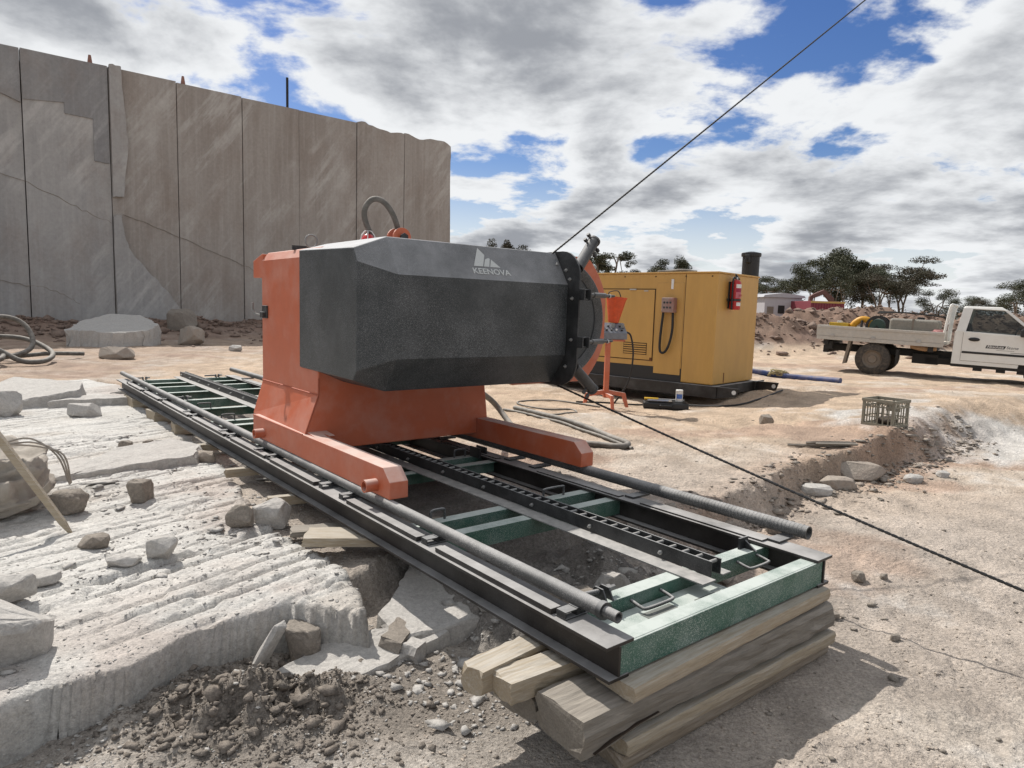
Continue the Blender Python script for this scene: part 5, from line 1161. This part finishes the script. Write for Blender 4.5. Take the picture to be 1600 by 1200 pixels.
rock('cube shaped stone in front of the long low slab', -5.78, 7.75, (0.16, 0.15, 0.16), 46, sink=0.15)
rock('small wedge stone right of the cube shaped stone', -5.02, 7.95, (0.24, 0.13, 0.09), 47, sink=0.2)
rock('rounded brown stone beside the leaning stake', -2.83, 4.30, (0.115, 0.10, 0.085), 48, M_rock2, sink=0.12)
rock('broken grey stone alone below the triangular slab', -2.52, 4.58, (0.095, 0.08, 0.085), 49, M_rock2, sink=0.1)
rock('pair of small dark stones behind the triangular slab, left one', -3.45, 6.05, (0.06, 0.06, 0.055), 50, M_rock2, sink=0.2)
rock('pair of small dark stones behind the triangular slab, right one', -3.28, 6.12, (0.055, 0.06, 0.06), 51, M_rock2, sink=0.2)
rock('small pinkish stone above the long drill grooves', -2.28, 3.66, (0.085, 0.06, 0.045), 52, M_rock2, sink=0.25)
rock('chunky pale stone perched over a groove, mid bench', -1.83, 3.52, (0.085, 0.07, 0.065), 53, sink=0.15)
rock('flat flake just left of the chunky pale stone', -1.98, 3.40, (0.10, 0.07, 0.03), 54, sink=0.2)
rock('flat pale flake at the left part of the grooves', -2.22, 3.12, (0.10, 0.075, 0.035), 55, sink=0.2)
rock('big split granite lump at the lower left bench edge', -1.93, 2.50, (0.20, 0.155, 0.135), 56, sink=0.25, rz=0.5, tilt=(0.15, 0.1), n=20)
rock('long block stone behind the big split lump', -2.26, 2.86, (0.20, 0.10, 0.085), 57, sink=0.25, rz=0.35, n=16)
rock('dark angular stone at the left edge above the block', -2.55, 3.0, (0.09, 0.10, 0.09), 58, M_rock2, sink=0.2)
rock('grey boulder by the broken pale plank, larger of two', -1.47, 4.18, (0.125, 0.10, 0.105), 59, sink=0.2)
rock('grey boulder by the broken pale plank, smaller of two', -1.62, 4.02, (0.085, 0.075, 0.075), 60, M_rock2, sink=0.2)
rock('brownish stone beside the track behind the planks', -2.62, 5.78, (0.10, 0.08, 0.065), 61, M_clod, sink=0.2)
rock('upright pale shard standing at the foot of the bench', -1.035, 2.83, (0.05, 0.05, 0.15), 62, z=-0.02, sink=0.12, tilt=(0.1, 0.45), rz=0.5, n=14)
rock('dark wedge stone leaning behind the upright pale shard', -0.93, 2.98, (0.11, 0.09, 0.10), 63, M_rock2, z=0.0, sink=0.25)
rock('small white chip beside the upright shard', -1.12, 2.74, (0.03, 0.025, 0.025), 64, z=0.02, sink=0.1)
slab('curved grey slab half buried below the bench corner', [(-0.98, 2.80), (-0.86, 2.66), (-0.70, 2.70), (-0.50, 2.86), (-0.36, 3.00), (-0.25, 3.10), (-0.33, 3.18), (-0.52, 3.14), (-0.78, 3.05)], -0.08, 0.085, 65, M_rock, tilt=lambda p: 0.03 + 0.16 * max(0, (p.y - 2.75)))
slab('dark cracked slab lying right of the bench corner', [(-0.62, 3.25), (-0.48, 3.02), (-0.25, 3.12), (0.0, 3.30), (0.12, 3.52), (-0.2, 3.75), (-0.55, 3.85)], -0.05, 0.15, 66, M_rock, tilt=lambda p: 0.11 + 0.05 * (p.y - 3.3))
slab('thin stone plate wedged in the crack beside the bench corner', [(-0.56, 2.98), (-0.47, 2.93), (-0.43, 3.05), (-0.52, 3.20)], -0.02, 0.11, 67, M_rock2)
slab('small thin plate leaning in front of the cracked slab', [(-0.47, 2.94), (-0.38, 2.90), (-0.36, 2.97), (-0.43, 3.01)], -0.02, 0.10, 68)
rock('rough boulder in the pit between the cross members', 0.40, 3.30, (0.15, 0.12, 0.13), 69, M_rock2, z=0.0, sink=0.2)
rock('leaning slab piece in the pit under the track', 0.22, 3.38, (0.06, 0.12, 0.15), 70, M_rock2, z=0.0, sink=0.2, tilt=(0, 0.5))
rock('pale lit boulder in the pit beside the chain rack', 0.56, 3.42, (0.12, 0.10, 0.15), 71, M_rock, z=0.0, sink=0.2)
rock('flat stone in the pit near the left beam', 0.02, 3.34, (0.13, 0.09, 0.07), 72, M_rock2, z=0.02, sink=0.2)
# stones by the right ledge
for i, (lab, x, y, d_, mt) in enumerate((
    ('brown stone beside the ledge end nearest the track', 1.74, 4.72, (0.075, 0.06, 0.05), M_rock2),
    ('grey pointed stone below the ledge near the wire', 1.98, 4.95, (0.07, 0.06, 0.06), M_rock2),
    ('flat stone under the middle of the ledge', 2.75, 6.02, (0.16, 0.10, 0.06), M_rock),
    ('reddish block set in the middle of the ledge', 3.05, 6.25, (0.17, 0.10, 0.07), M_clod),
    ('long stone in the ledge face below the crate', 3.45, 6.62, (0.24, 0.12, 0.10), M_clod),
    ('pale round stone at the ledge foot below the crate', 3.98, 6.62, (0.10, 0.07, 0.05), M_rock),
    ('small pale stone at the right end of the ledge foot', 4.35, 6.75, (0.07, 0.05, 0.04), M_rock),
    ('brown lump on the flat ground left of the crate', 3.22, 8.55, (0.10, 0.09, 0.085), M_rock2),
    ('dark low lump on the bare ground right of the crate', 5.85, 7.35, (0.14, 0.09, 0.05), M_clod),
    ('small brown stone on the pale ground beyond the stack', 1.98, 3.32, (0.028, 0.022, 0.02), M_rock2),
    ('dark pebble right of the timber stack', 1.78, 3.56, (0.035, 0.025, 0.02), M_rock2),
    ('pair of brown stones in the open ground, larger', 2.20, 4.12, (0.05, 0.04, 0.035), M_rock2),
    ('pair of brown stones in the open ground, smaller', 2.36, 4.12, (0.03, 0.025, 0.022), M_rock2))):
    rock(lab, x, y, d_, 120 + i, mt, sink=0.3, group='stones by the ledge')
slab('big pale slab boulder lying below the quarry face', [(-12.25, 18.75), (-11.7, 18.95), (-11.1, 19.0), (-10.45, 19.7), (-10.6, 20.5), (-11.5, 21.2), (-12.3, 20.9), (-12.5, 19.8)], 0.1, 0.9, 140, tilt=lambda p: 0.58 + 0.20 * (p.y - 18.8) - 0.10 * (p.x + 11.5), amp=0.03, name='flat_boulder')
rock('pinkish flat stone on the ground before the slab boulder', -9.0, 15.6, (0.45, 0.25, 0.16), 141, M_clod, sink=0.3)
rock('tan block at the wall foot right of the slab boulder', -9.8, 20.8, (0.42, 0.35, 0.33), 142, M_clod, sink=0.2)
rock('small pale stone on the ochre ground far left', -7.6, 18.8, (0.22, 0.16, 0.10), 143, sink=0.2)
rock('dark rubble block at the foot of the third panel', -12.2, 25.2, (0.6, 0.5, 0.5), 144, M_rock2, sink=0.4)
rock('grey rubble block in the heap behind the machine', -8.4, 25.5, (0.5, 0.4, 0.35), 145, M_rock2, sink=0.4)
bark_o = MB()
for i in range(9): bark_o.tube(catmull([(2.95 + 0.05 * i + rng.uniform(-.1, .1), 6.98 + rng.uniform(-.05, .05), float(gz(3.1, 7.0)) + 0.012 + 0.012 * (i % 4)), (3.2 + rng.uniform(-.06, .06), 6.95 + rng.uniform(-.05, .05), float(gz(3.2, 6.95)) + 0.025 + 0.012 * (i % 4)), (3.48 + rng.uniform(-.1, .1), 6.93 + rng.uniform(-.06, .06), float(gz(3.45, 6.93)) + 0.012 + 0.01 * (i % 4))], 4), 0.014, 5)
tag(bark_o.build('frayed_wood', M_wood2), 'frayed piece of weathered wood lying left of the crate', 'wood')

# ------------------------------------------------------------------ hose coil, sack and stake at the left
cz_ = lambda x, y: float(gz(np.array([x]), np.array([y]))[0])
for i, (lab, pts, r_) in enumerate((
    ('tallest loop of the dusty hose pile at the left edge', [(-10.9, 12.6, 0.35), (-10.3, 13.6, 0.9), (-9.7, 14.2, 1.12), (-9.3, 14.4, 0.95), (-9.05, 14.2, 0.50), (-9.3, 13.6, 0.32), (-10.2, 13.2, 0.33)], 0.05),
    ('low wide loop of the dusty hose pile at the left edge', [(-10.6, 12.7, 0.5), (-9.9, 12.8, 0.66), (-9.4, 13.0, 0.72), (-9.0, 13.2, 0.52), (-8.6, 13.3, 0.30), (-8.35, 13.6, 0.30), (-8.7, 14.3, 0.42), (-9.5, 14.6, 0.66), (-10.4, 14.4, 0.70)], 0.05),
    ('hose of the pile running nearest along the ground', [(-10.6, 12.2, 0.28), (-9.8, 12.35, 0.30), (-9.0, 12.6, 0.30), (-8.8, 13.0, 0.36), (-9.1, 13.4, 0.46), (-9.6, 13.5, 0.40), (-10.3, 13.0, 0.32)], 0.05),
    ('crossing hose in the middle of the dusty hose pile', [(-10.5, 14.0, 0.75), (-10.0, 13.6, 0.60), (-9.5, 13.2, 0.42), (-9.2, 13.9, 0.34), (-8.9, 14.5, 0.36), (-8.6, 15.2, 0.32)], 0.045))):
    pts = [(x - 0.95, y, z) for x, y, z in pts]
    hose_obj('coiled_hose', lab, 'hose', pts, r_, M_hose, 'hoses in the pile')
# sack
sack = thing('bulk_sack', 'dirty canvas bulk sack slumped at the left edge of the bench', 'sack', (-3.42, 4.26, 0.21), (0, 0, R(20)))
bm_ = bmesh.new(); bmesh.ops.create_icosphere(bm_, subdivisions=5, radius=1.0)
co = np.array([v.co[:] for v in bm_.verts])
fold = 0.12 - 0.48 * np.abs(fbm(co[:, 0] * 1.6 + co[:, 2] * 2.6, co[:, 1] * 1.6 - co[:, 2] * 1.8, 700, 3)) + 0.03 * np.abs(fbm(co[:, 0] * 4 + co[:, 2] * 3, co[:, 1] * 4, 704, 2)) + 0.05 * np.sin(9 * co[:, 2] + 5 * co[:, 0] + 3 * fbm(co[:, 0] * 2, co[:, 1] * 2, 702, 3))
for v, f_ in zip(bm_.verts, fold):
    x, y, z = v.co; k = 1 + 1.3 * f_
    x2 = math.copysign(abs(x) ** 0.7, x); y2 = math.copysign(abs(y) ** 0.7, y); z2 = math.copysign(abs(z) ** 0.65, z)
    v.co = Vector((x2 * 0.40 * k * (1 - 0.18 * max(z, 0)), y2 * 0.36 * k, max(-0.02, (z2 + 0.95) * 0.205 * k)))
me = bpy.data.meshes.new('bag'); bm_.to_mesh(me); bm_.free(); me.polygons.foreach_set('use_smooth', [True] * len(me.polygons)); me.materials.append(M_canvas); link('bag', me, sack)
MB().loft([[(x, -0.30 + 0.02 * math.sin(5 * x), z), (x, -0.31, z + 0.06), (x, -0.27, z + 0.06), (x, -0.26, z)] for x, z in ((0.05, 0.02), (0.25, 0.03), (0.42, 0.10), (0.50, 0.20))]).build('loose_flap', M_canvas, sack, 0.01)
for i in range(3): MB().tube(catmull([(0.15 + 0.03 * i, 0.0, 0.44), (0.30 + 0.03 * i, 0.08, 0.46 - 0.03 * i), (0.44 + 0.02 * i, 0.12, 0.33), (0.50, 0.15 + 0.02 * i, 0.12)], 5), 0.006, 5).build('lifting_string', M_canvas, sack)
stk = thing('wooden_stake', 'thin pale wooden stake leaning across the canvas sack', 'stake', (-2.52, 3.85, 0.235))
a = Vector((0, 0, -0.01)); b = Vector((-0.66, 0.05, 0.86)); d = (b - a).normalized(); sdv = d.cross(Vector((0, 1, 0))).normalized(); upn = d.cross(sdv)
MB().loft([[tuple(a + d * t + sdv * sx_ * w_ + upn * sy_ * w_ * 0.55) for sx_, sy_ in ((-1, -1), (1, -1), (1, 1), (-1, 1))] for t, w_ in ((0, 0.006), (0.10, 0.018), (0.5, 0.021), (1.10, 0.023))]).build('shaft', M_wood, stk)

# ------------------------------------------------------------------ far buildings and machine
shd = thing('white_shed', 'low white shed beyond the spoil heap', 'shed', (19.6, 52, 0.3), (0, 0, R(5)))
MB().box(-0.8, 2.1, 0, 3, 0.0, 2.7).build('wall', flat('shed white', (0.44, 0.43, 0.45), 0.7), shd, 0.02)
MB().prism([(-1.0, 2.7), (2.3, 2.7), (2.2, 2.85), (0.6, 3.05), (-0.9, 2.85)], 'y', -0.15, 3.1).build('roof', flat('shed roof', (0.40, 0.40, 0.42), 0.6), shd)
MB().box(0.25, 0.75, -0.03, 0.0, 1.5, 2.1).build('window', M_dark, shd); MB().box(-0.6, -0.1, -0.03, 0, 0.2, 2.0).build('door', M_rim, shd)
cn = thing('red_container', 'dark red steel container with yellow top stripe beyond the heap', 'container', (21.0, 49, 0.3), (0, 0, R(3)))
mb = MB()
for i in range(12): mb.box(0.2 * i, 0.2 * i + 0.11, -0.03, 0.0, 0.15, 2.30)
MB().box(0, 2.45, 0, 6.0, 0.0, 2.45).build('box', flat('container red', (0.20, 0.035, 0.05), 0.7), cn, 0.02); mb.build('rib', MATS['container red'], cn)
MB().box(-0.02, 2.47, -0.045, -0.031, 2.31, 2.44).build('stripe', flat('stripe yellow', (0.50, 0.33, 0.10), 0.6), cn)
exc = thing('excavator', 'rust red excavator boom among the trees beyond the heap', 'excavator', (25.2, 56, 0.3))
M_rust = flat('rusty boom', (0.15, 0.075, 0.062), 0.8); exc.scale = (0.85, 0.85, 0.85)
MB().box(-0.6, 1.8, 0, 2.2, 0.6, 2.3).build('house', M_rust, exc, 0.1); MB().box(-0.9, 2.0, -0.1, 0.5, 0.0, 0.65).build('crawler', M_dark, exc, 0.15); MB().box(-0.9, 2.0, 1.7, 2.3, 0.0, 0.65).build('crawler', M_dark, exc, 0.15)
MB().prism([(1.5, 1.6), (1.2, 3.4), (0.2, 4.2), (-0.9, 3.7), (-0.9, 3.3), (0.2, 3.75), (0.8, 3.1), (0.9, 1.6)], 'y', 0.9, 1.3).build('boom', M_rust, exc, 0.02)
MB().prism([(-0.7, 3.8), (-1.15, 3.5), (-1.3, 1.8), (-1.05, 1.75)], 'y', 0.95, 1.25).build('stick', M_rust, exc, 0.02)
MB().prism([(-1.35, 1.9), (-1.0, 1.85), (-0.75, 1.2), (-1.2, 0.95), (-1.5, 1.3)], 'y', 0.7, 1.5).build('bucket', M_rust, exc, 0.02)

# ------------------------------------------------------------------ eucalypts
def leaf_cloud(mb_v, mb_f, c, rad, n, size, r_):
    for _ in range(n):
        d = Vector((r_.gauss(0, 1), r_.gauss(0, 1), r_.gauss(0, 1))).normalized() * (r_.random() ** 0.45)
        p = c + Vector((d.x * rad[0], d.y * rad[1], d.z * rad[2] if d.z > 0 else d.z * rad[2] * 0.6))
        t = Vector((r_.gauss(0, 1), r_.gauss(0, 1), r_.gauss(0, 0.6) - 0.3)).normalized(); q = t.cross(Vector((r_.gauss(0, 1), r_.gauss(0, 1), r_.gauss(0, 1)))).normalized()
        s_ = size * r_.uniform(0.6, 1.3); o = len(mb_v)
        mb_v += [tuple(p - t * s_), tuple(p + q * s_ * 0.38), tuple(p + t * s_), tuple(p - q * s_ * 0.38)]; mb_f.append((o, o + 1, o + 2, o + 3))
def euca(label, x, y, h, spread, seed, clumps=9, dens=120, fork=0.35, m_leaf=None, zbase=None, stems=1, fullness=1.0, group='eucalypts on the skyline'):
    r_ = random.Random(seed); z0 = (0.3 if zbase is None else zbase)
    t = thing('eucalypt_tree', label, 'tree', (x, y, z0), (0, 0, 0), group)
    wood = MB(); LV, LF = [], []
    tips = []
    for s_ in range(stems):
        bx0 = r_.uniform(-0.2, 0.2) * (stems - 1); lean = r_.uniform(-0.12, 0.12) + (0.15 * (s_ - (stems - 1) / 2))
        fz = h * fork * r_.uniform(0.85, 1.15); top = Vector((bx0 + lean * fz, r_.uniform(-0.2, 0.2), fz)); tr_ = 0.022 * h / math.sqrt(stems)
        wood.tube([(bx0, 0, -0.3), (bx0 + lean * fz * 0.5 + r_.uniform(-.1, .1), 0, fz * 0.5), tuple(top)], tr_, 6, True, [tr_ * 1.2, tr_, tr_ * 0.8])
        nb = max(2, clumps // (3 * stems))
        for i in range(nb):
            a = 2 * math.pi * (i + r_.random() * 0.6) / nb; rr_ = spread * r_.uniform(0.3, 0.62)
            mid = top + Vector((math.cos(a) * rr_ * 0.5, math.sin(a) * rr_ * 0.5, (h - fz) * r_.uniform(0.35, 0.5)))
            wood.tube(catmull([top, top.lerp(mid, 0.5) + Vector((0, 0, 0.15)), mid], 3), 0.05, 5, True, None if False else [tr_ * (0.65 - 0.035 * j) for j in range(7)])
            for j in range(3):
                a2 = a + r_.uniform(-0.9, 0.9); e = top + Vector((math.cos(a2) * spread * r_.uniform(0.45, 1.0), math.sin(a2) * spread * r_.uniform(0.45, 1.0), 0))
                rr2 = math.hypot(e.x - top.x, e.y - top.y) / max(spread, 0.01)
                e.z = h * (1.0 - 0.30 * rr2 ** 2 - r_.uniform(0.02, 0.26) * (1 if j else 0.3))
                wood.tube(catmull([mid, mid.lerp(e, 0.5) + Vector((0, 0, -0.1)), e], 3), 0.03, 4, True, [tr_ * (0.40 - 0.03 * k) for k in range(7)])
                tips.append(e)
    for e in tips:
        rad = (spread * r_.uniform(0.30, 0.48), spread * r_.uniform(0.30, 0.48), h * r_.uniform(0.05, 0.09) * fullness)
        leaf_cloud(LV, LF, e, rad, int(dens * 3.6), 0.0125 * h, r_)
        for _ in range(2):
            leaf_cloud(LV, LF, e + Vector((r_.uniform(-1, 1) * spread * 0.28, r_.uniform(-1, 1) * spread * 0.28, r_.uniform(-0.10, 0.03) * h)), (rad[0] * 0.55, rad[1] * 0.55, rad[2] * 0.7), int(dens * 1.2), 0.0115 * h, r_)
    wood.build('trunk', M_bark, t, 0, 60)
    cm = MB(); cm.v = LV; cm.f = LF; me = bpy.data.meshes.new('crown'); me.from_pydata(LV, [], LF); me.materials.append(m_leaf or M_leaf); link('crown', me, t)
    return t
TR = [ # label, px-bearing world x, y, height, spread, seed, clumps, dens, fork, leaf, stems, fullness
    ('small umbrella tree left above the charcoal cover', -2.6, 90, 10.3, 1.9, 1, 6, 120, 0.55, M_leaf2, 1, 1.2),
    ('wider umbrella tree above the charcoal cover', -0.6, 90, 10.9, 2.9, 2, 9, 140, 0.5, M_leaf2, 1, 1.2),
    ('low flat crown just behind the cover lettering', 1.9, 95, 9.7, 2.4, 3, 8, 110, 0.5, M_leaf2, 1, 1.0),
    ('tall twin umbrella tree right of the guide tube', 10.6, 80, 9.0, 2.6, 4, 8, 130, 0.72, M_leaf, 2, 0.8),
    ('round crown low beside the red plate', 9.0, 85, 6.6, 1.6, 5, 7, 120, 0.5, M_leaf2, 1, 1.4),
    ('small tree under the tall twin umbrella tree', 11.6, 85, 6.6, 1.3, 6, 6, 110, 0.5, M_leaf, 1, 1.2),
    ('thin layered tree over the generator roof, left one', 13.9, 80, 6.4, 1.8, 7, 7, 100, 0.5, M_leaf2, 1, 0.8),
    ('broad dark tree over the generator roof, middle one', 16.2, 78, 6.6, 2.2, 8, 9, 160, 0.5, M_leaf, 1, 1.3),
    ('umbrella tree over the generator roof, right one', 18.2, 80, 8.0, 2.2, 9, 9, 140, 0.55, M_leaf, 1, 1.2),
    ('slender tree rising right behind the generator stack', 25.6, 70, 5.9, 2.0, 10, 9, 120, 0.4, M_leaf, 2, 0.8),
    ('small open tree above the white shed', 28.4, 74, 5.6, 1.7, 11, 8, 100, 0.4, M_leaf, 1, 0.8),
    ('dense dark tree at the left of the big group', 29.2, 68, 6.6, 2.4, 12, 15, 210, 0.3, M_leaf, 2, 2.0),
    ('tallest tree in the big group behind the ute', 32.6, 70, 8.8, 2.8, 13, 15, 190, 0.4, M_leaf, 2, 1.3),
    ('brownish drooping tree before the tallest tree', 33.6, 64, 5.6, 2.7, 14, 12, 200, 0.35, M_leaf2, 1, 1.9),
    ('wide open umbrella tree right of the tallest tree', 38.0, 68, 7.6, 3.6, 15, 18, 110, 0.35, M_leaf2, 2, 0.8),
    ('low bushy tree between umbrella tree and cab', 41.5, 68, 4.6, 2.0, 16, 9, 150, 0.3, M_leaf, 1, 1.5),
    ('small dark tree behind the headboard of the ute', 43.5, 66, 3.8, 1.5, 17, 8, 150, 0.3, M_leaf2, 1, 1.4),
    ('round topped tree behind the cab roof', 49.5, 68, 5.6, 2.6, 18, 12, 170, 0.35, M_leaf, 2, 1.6),
    ('broad tree at the right edge behind the cab', 53.2, 68, 5.9, 2.8, 19, 12, 170, 0.35, M_leaf, 2, 1.6),
    ('bushy tree between dense tree and tallest tree', 31.0, 66, 6.4, 2.4, 31, 12, 170, 0.3, M_leaf, 2, 1.7),
    ('dark layered tree just right of the tallest tree', 35.4, 66, 6.4, 2.5, 32, 13, 170, 0.35, M_leaf, 2, 1.5),
    ('bronze topped tree left of the open umbrella tree', 36.6, 73, 7.3, 2.6, 33, 12, 150, 0.4, M_leaf2, 1, 1.3),
    ('shrubby low tree above the tank on the tray', 45.6, 70, 4.0, 2.0, 34, 9, 150, 0.25, M_leaf, 2, 1.6),
    ('leaning tree at the right edge farther behind', 58.5, 72, 6.4, 2.6, 20, 10, 150, 0.35, M_leaf, 1, 1.4)]
for a in TR: euca(a[0], a[1], a[2], a[3], a[4], a[5], a[6], a[7], a[8], a[9], None, a[10], a[11])
# far scrub that reads as one low mass
LV, LF = [], []; r_ = random.Random(99)
for i in range(230):
    x = r_.uniform(16, 78); y = r_.uniform(72, 98); h = r_.uniform(1.0, 3.2)
    leaf_cloud(LV, LF, Vector((x, y, 0.4 + h * 0.5)), (r_.uniform(0.8, 1.9), 1.0, h * 0.6), 130, 0.17, r_)
me = bpy.data.meshes.new('far_scrub'); me.from_pydata(LV, [], LF); me.materials.append(M_leaf2)
tag(link('far_scrub', me), 'low dark scrub along the horizon behind the ute', 'scrub', None, 'stuff')

# ------------------------------------------------------------------ gravel and clods
def pebbles(name, label, X, Y, S, material, zfun, seed, flatten=0.6):
    nr = np.random.default_rng(seed); n = len(X)
    base_v = np.array([(1, 0, 0), (-1, 0, 0), (0, 1, 0), (0, -1, 0), (0, 0, 1), (0, 0, -1), (.6, .6, .5), (-.6, .55, .5), (-.6, -.6, .45), (.6, -.6, .5)])
    bf = np.array([(4, 0, 6), (4, 6, 2), (4, 2, 7), (4, 7, 1), (4, 1, 8), (4, 8, 3), (4, 3, 9), (4, 9, 0), (5, 2, 0), (5, 1, 2), (5, 3, 1), (5, 0, 3), (0, 2, 6), (2, 1, 7), (1, 3, 8), (3, 0, 9)])
    V = base_v[None] * nr.uniform(0.40, 1.15, (n, len(base_v), 1)) + nr.normal(0, 0.10, (n, len(base_v), 3)); V[..., 2] *= flatten * nr.uniform(0.6, 1.2, (n, 1)); V[..., 0] *= nr.uniform(0.8, 1.7, (n, 1))
    a = nr.uniform(0, 6.28, n); c, s_ = np.cos(a)[:, None], np.sin(a)[:, None]
    vx = V[..., 0] * c - V[..., 1] * s_; vy = V[..., 0] * s_ + V[..., 1] * c
    Z = zfun(X, Y)
    P = np.stack([vx * S[:, None] + X[:, None], vy * S[:, None] + Y[:, None], V[..., 2] * S[:, None] + (Z + 0.15 * S)[:, None]], -1).reshape(-1, 3)
    F = (bf[None] + (np.arange(n) * len(base_v))[:, None, None]).reshape(-1, 3)
    me = bpy.data.meshes.new(name); me.vertices.add(len(P)); me.vertices.foreach_set('co', P.astype(np.float32).ravel()); me.loops.add(F.size); me.polygons.add(len(F))
    me.loops.foreach_set('vertex_index', F.ravel().astype(np.int32)); me.polygons.foreach_set('loop_start', (np.arange(len(F)) * 3).astype(np.int32)); me.polygons.foreach_set('loop_total', np.full(len(F), 3, np.int32))
    me.update(calc_edges=True); me.materials.append(material); o = link(name, me); return tag(o, label, 'gravel', None, 'stuff')
nr = np.random.default_rng(3)
def topz(x, y):
    zb, s_ = bz(x, y); return np.maximum(zb, gz(x, y))
def psize(n, lo, hi, p=2.6): return lo * (1 - nr.random(n) * (1 - (lo / hi) ** p)) ** (-1 / p)
n = 5200; r0 = np.exp(nr.uniform(math.log(2.0), math.log(11), n)); a0 = np.radians(nr.uniform(-44, -12, n)); X, Y = r0 * np.sin(a0), r0 * np.cos(a0)
k = fbm(X * 1.1, Y * 1.1, 800, 4) + 0.22 * (np.abs(poly_sd(X, Y, BENCH)) < 0.35) > 0.10; X, Y = X[k], Y[k]
pebbles('bench_chips', 'pale stone chips strewn over the bench', X, Y, psize(len(X), 0.006, 0.075, 2.2), M_rock, topz, 11, 0.32)
n = 5200; r0 = np.exp(nr.uniform(math.log(2.3), math.log(16), n)); a0 = np.radians(nr.uniform(-4, 45, n)); X, Y = r0 * np.sin(a0), r0 * np.cos(a0)
dd = np.abs(ledge_d(X, Y) + 0.15); k = (nr.random(len(X)) < 0.18 + 0.8 * np.exp(-(dd / 0.35) ** 2)); X, Y = X[k], Y[k]
pebbles('floor_gravel', 'small brown stones scattered over the right hand ground', X, Y, psize(len(X), 0.005, 0.045), M_rock2, gz, 12, 0.5)
n = 5200; U_ = nr.normal(-0.98, 0.30, n); V_ = nr.normal(2.54, 0.22, n); pebbles('mound_clods', 'crumbly dirt clods of the heap at the foot of the bench', U_, V_, psize(n, 0.004, 0.036, 2.5), M_soil_shade, gz, 13, 0.85)
n = 900; uu = nr.uniform(-0.45, 1.3, n); vv = nr.uniform(0.25, 1.2, n); X = TO[0] + DU[0] * uu + DV[0] * vv; Y = TO[1] + DU[1] * uu + DV[1] * vv
pebbles('pit_rubble', 'broken rubble lying in the pit under the track', X, Y, psize(n, 0.008, 0.06, 2.0), M_rock, gz, 14, 0.75)
n = 1400; aw = nr.uniform(-3, 18, n); nw = np.abs(nr.normal(0, 1.9, n)) + 0.1; X = WA[0] + WT[0] * aw + WN[0] * nw; Y = WA[1] + WT[1] * aw + WN[1] * nw
pebbles('wall_rubble', 'brown rubble along the foot of the quarry face', X, Y, psize(n, 0.05, 0.35, 2.2), mat('red brown rubble', (0.27, 0.19, 0.15), (0.20, 0.15, 0.12), rough=0.95, nscale=2, namt=0.4, bump=0.6, bump_scale=12, bump_dist=0.02), gz, 15, 0.8)
n = 2200; X = nr.uniform(5, 34, n); Y = 27.5 + 0.1 * (X - 10) + nr.normal(-1.2, 1.3, n)
pebbles('heap_stones', 'pale stones mixed into the brown spoil heap', X, Y, psize(n, 0.05, 0.30, 2.3), MATS['red brown rubble'], gz, 16, 0.8)

n = 11000; r0 = np.exp(nr.uniform(math.log(2.2), math.log(8), n)); a0 = np.radians(nr.uniform(-8, 42, n)); X, Y = r0 * np.sin(a0), r0 * np.cos(a0)
k = fbm(X * 0.9, Y * 0.9, 820, 4) > -0.12; X, Y = X[k], Y[k]
pebbles('pale_grit', 'fine pale grit covering the right hand ground', X, Y, psize(len(X), 0.0028, 0.012, 2.6), M_grit, gz, 17, 0.5)
n = 5000; r0 = np.exp(nr.uniform(math.log(2.0), math.log(7), n)); a0 = np.radians(nr.uniform(-42, -10, n)); X, Y = r0 * np.sin(a0), r0 * np.cos(a0)
pebbles('bench_grit', 'fine pale grit lying on the bench', X, Y, psize(len(X), 0.003, 0.016, 2.4), M_rock, topz, 18, 0.5)

n = 38; pebbles('mound_lumps', 'larger dirt lumps in the heap at the foot of the bench', nr.normal(-0.98, 0.24, n), nr.normal(2.52, 0.17, n), psize(n, 0.022, 0.055, 1.6), M_soil_shade, gz, 19, 0.9)

n = 900; X = nr.uniform(1.1, 6.0, n); yl = np.interp(X, LEDGE[:, 0], LEDGE[:, 1]); Y = yl + nr.normal(-0.20, 0.20, n)
pebbles('ledge_rubble', 'brown rubble fallen along the broken ledge on the right', X, Y, psize(n, 0.012, 0.085, 1.9), M_clod, gz, 20, 0.55)
n = 260; X = nr.uniform(1.1, 6.0, n); yl = np.interp(X, LEDGE[:, 0], LEDGE[:, 1]); Y = yl + nr.normal(-0.15, 0.25, n)
pebbles('ledge_chips', 'grey stone chips fallen along the broken ledge on the right', X, Y, psize(n, 0.012, 0.075, 1.8), M_rock2, gz, 21, 0.45)
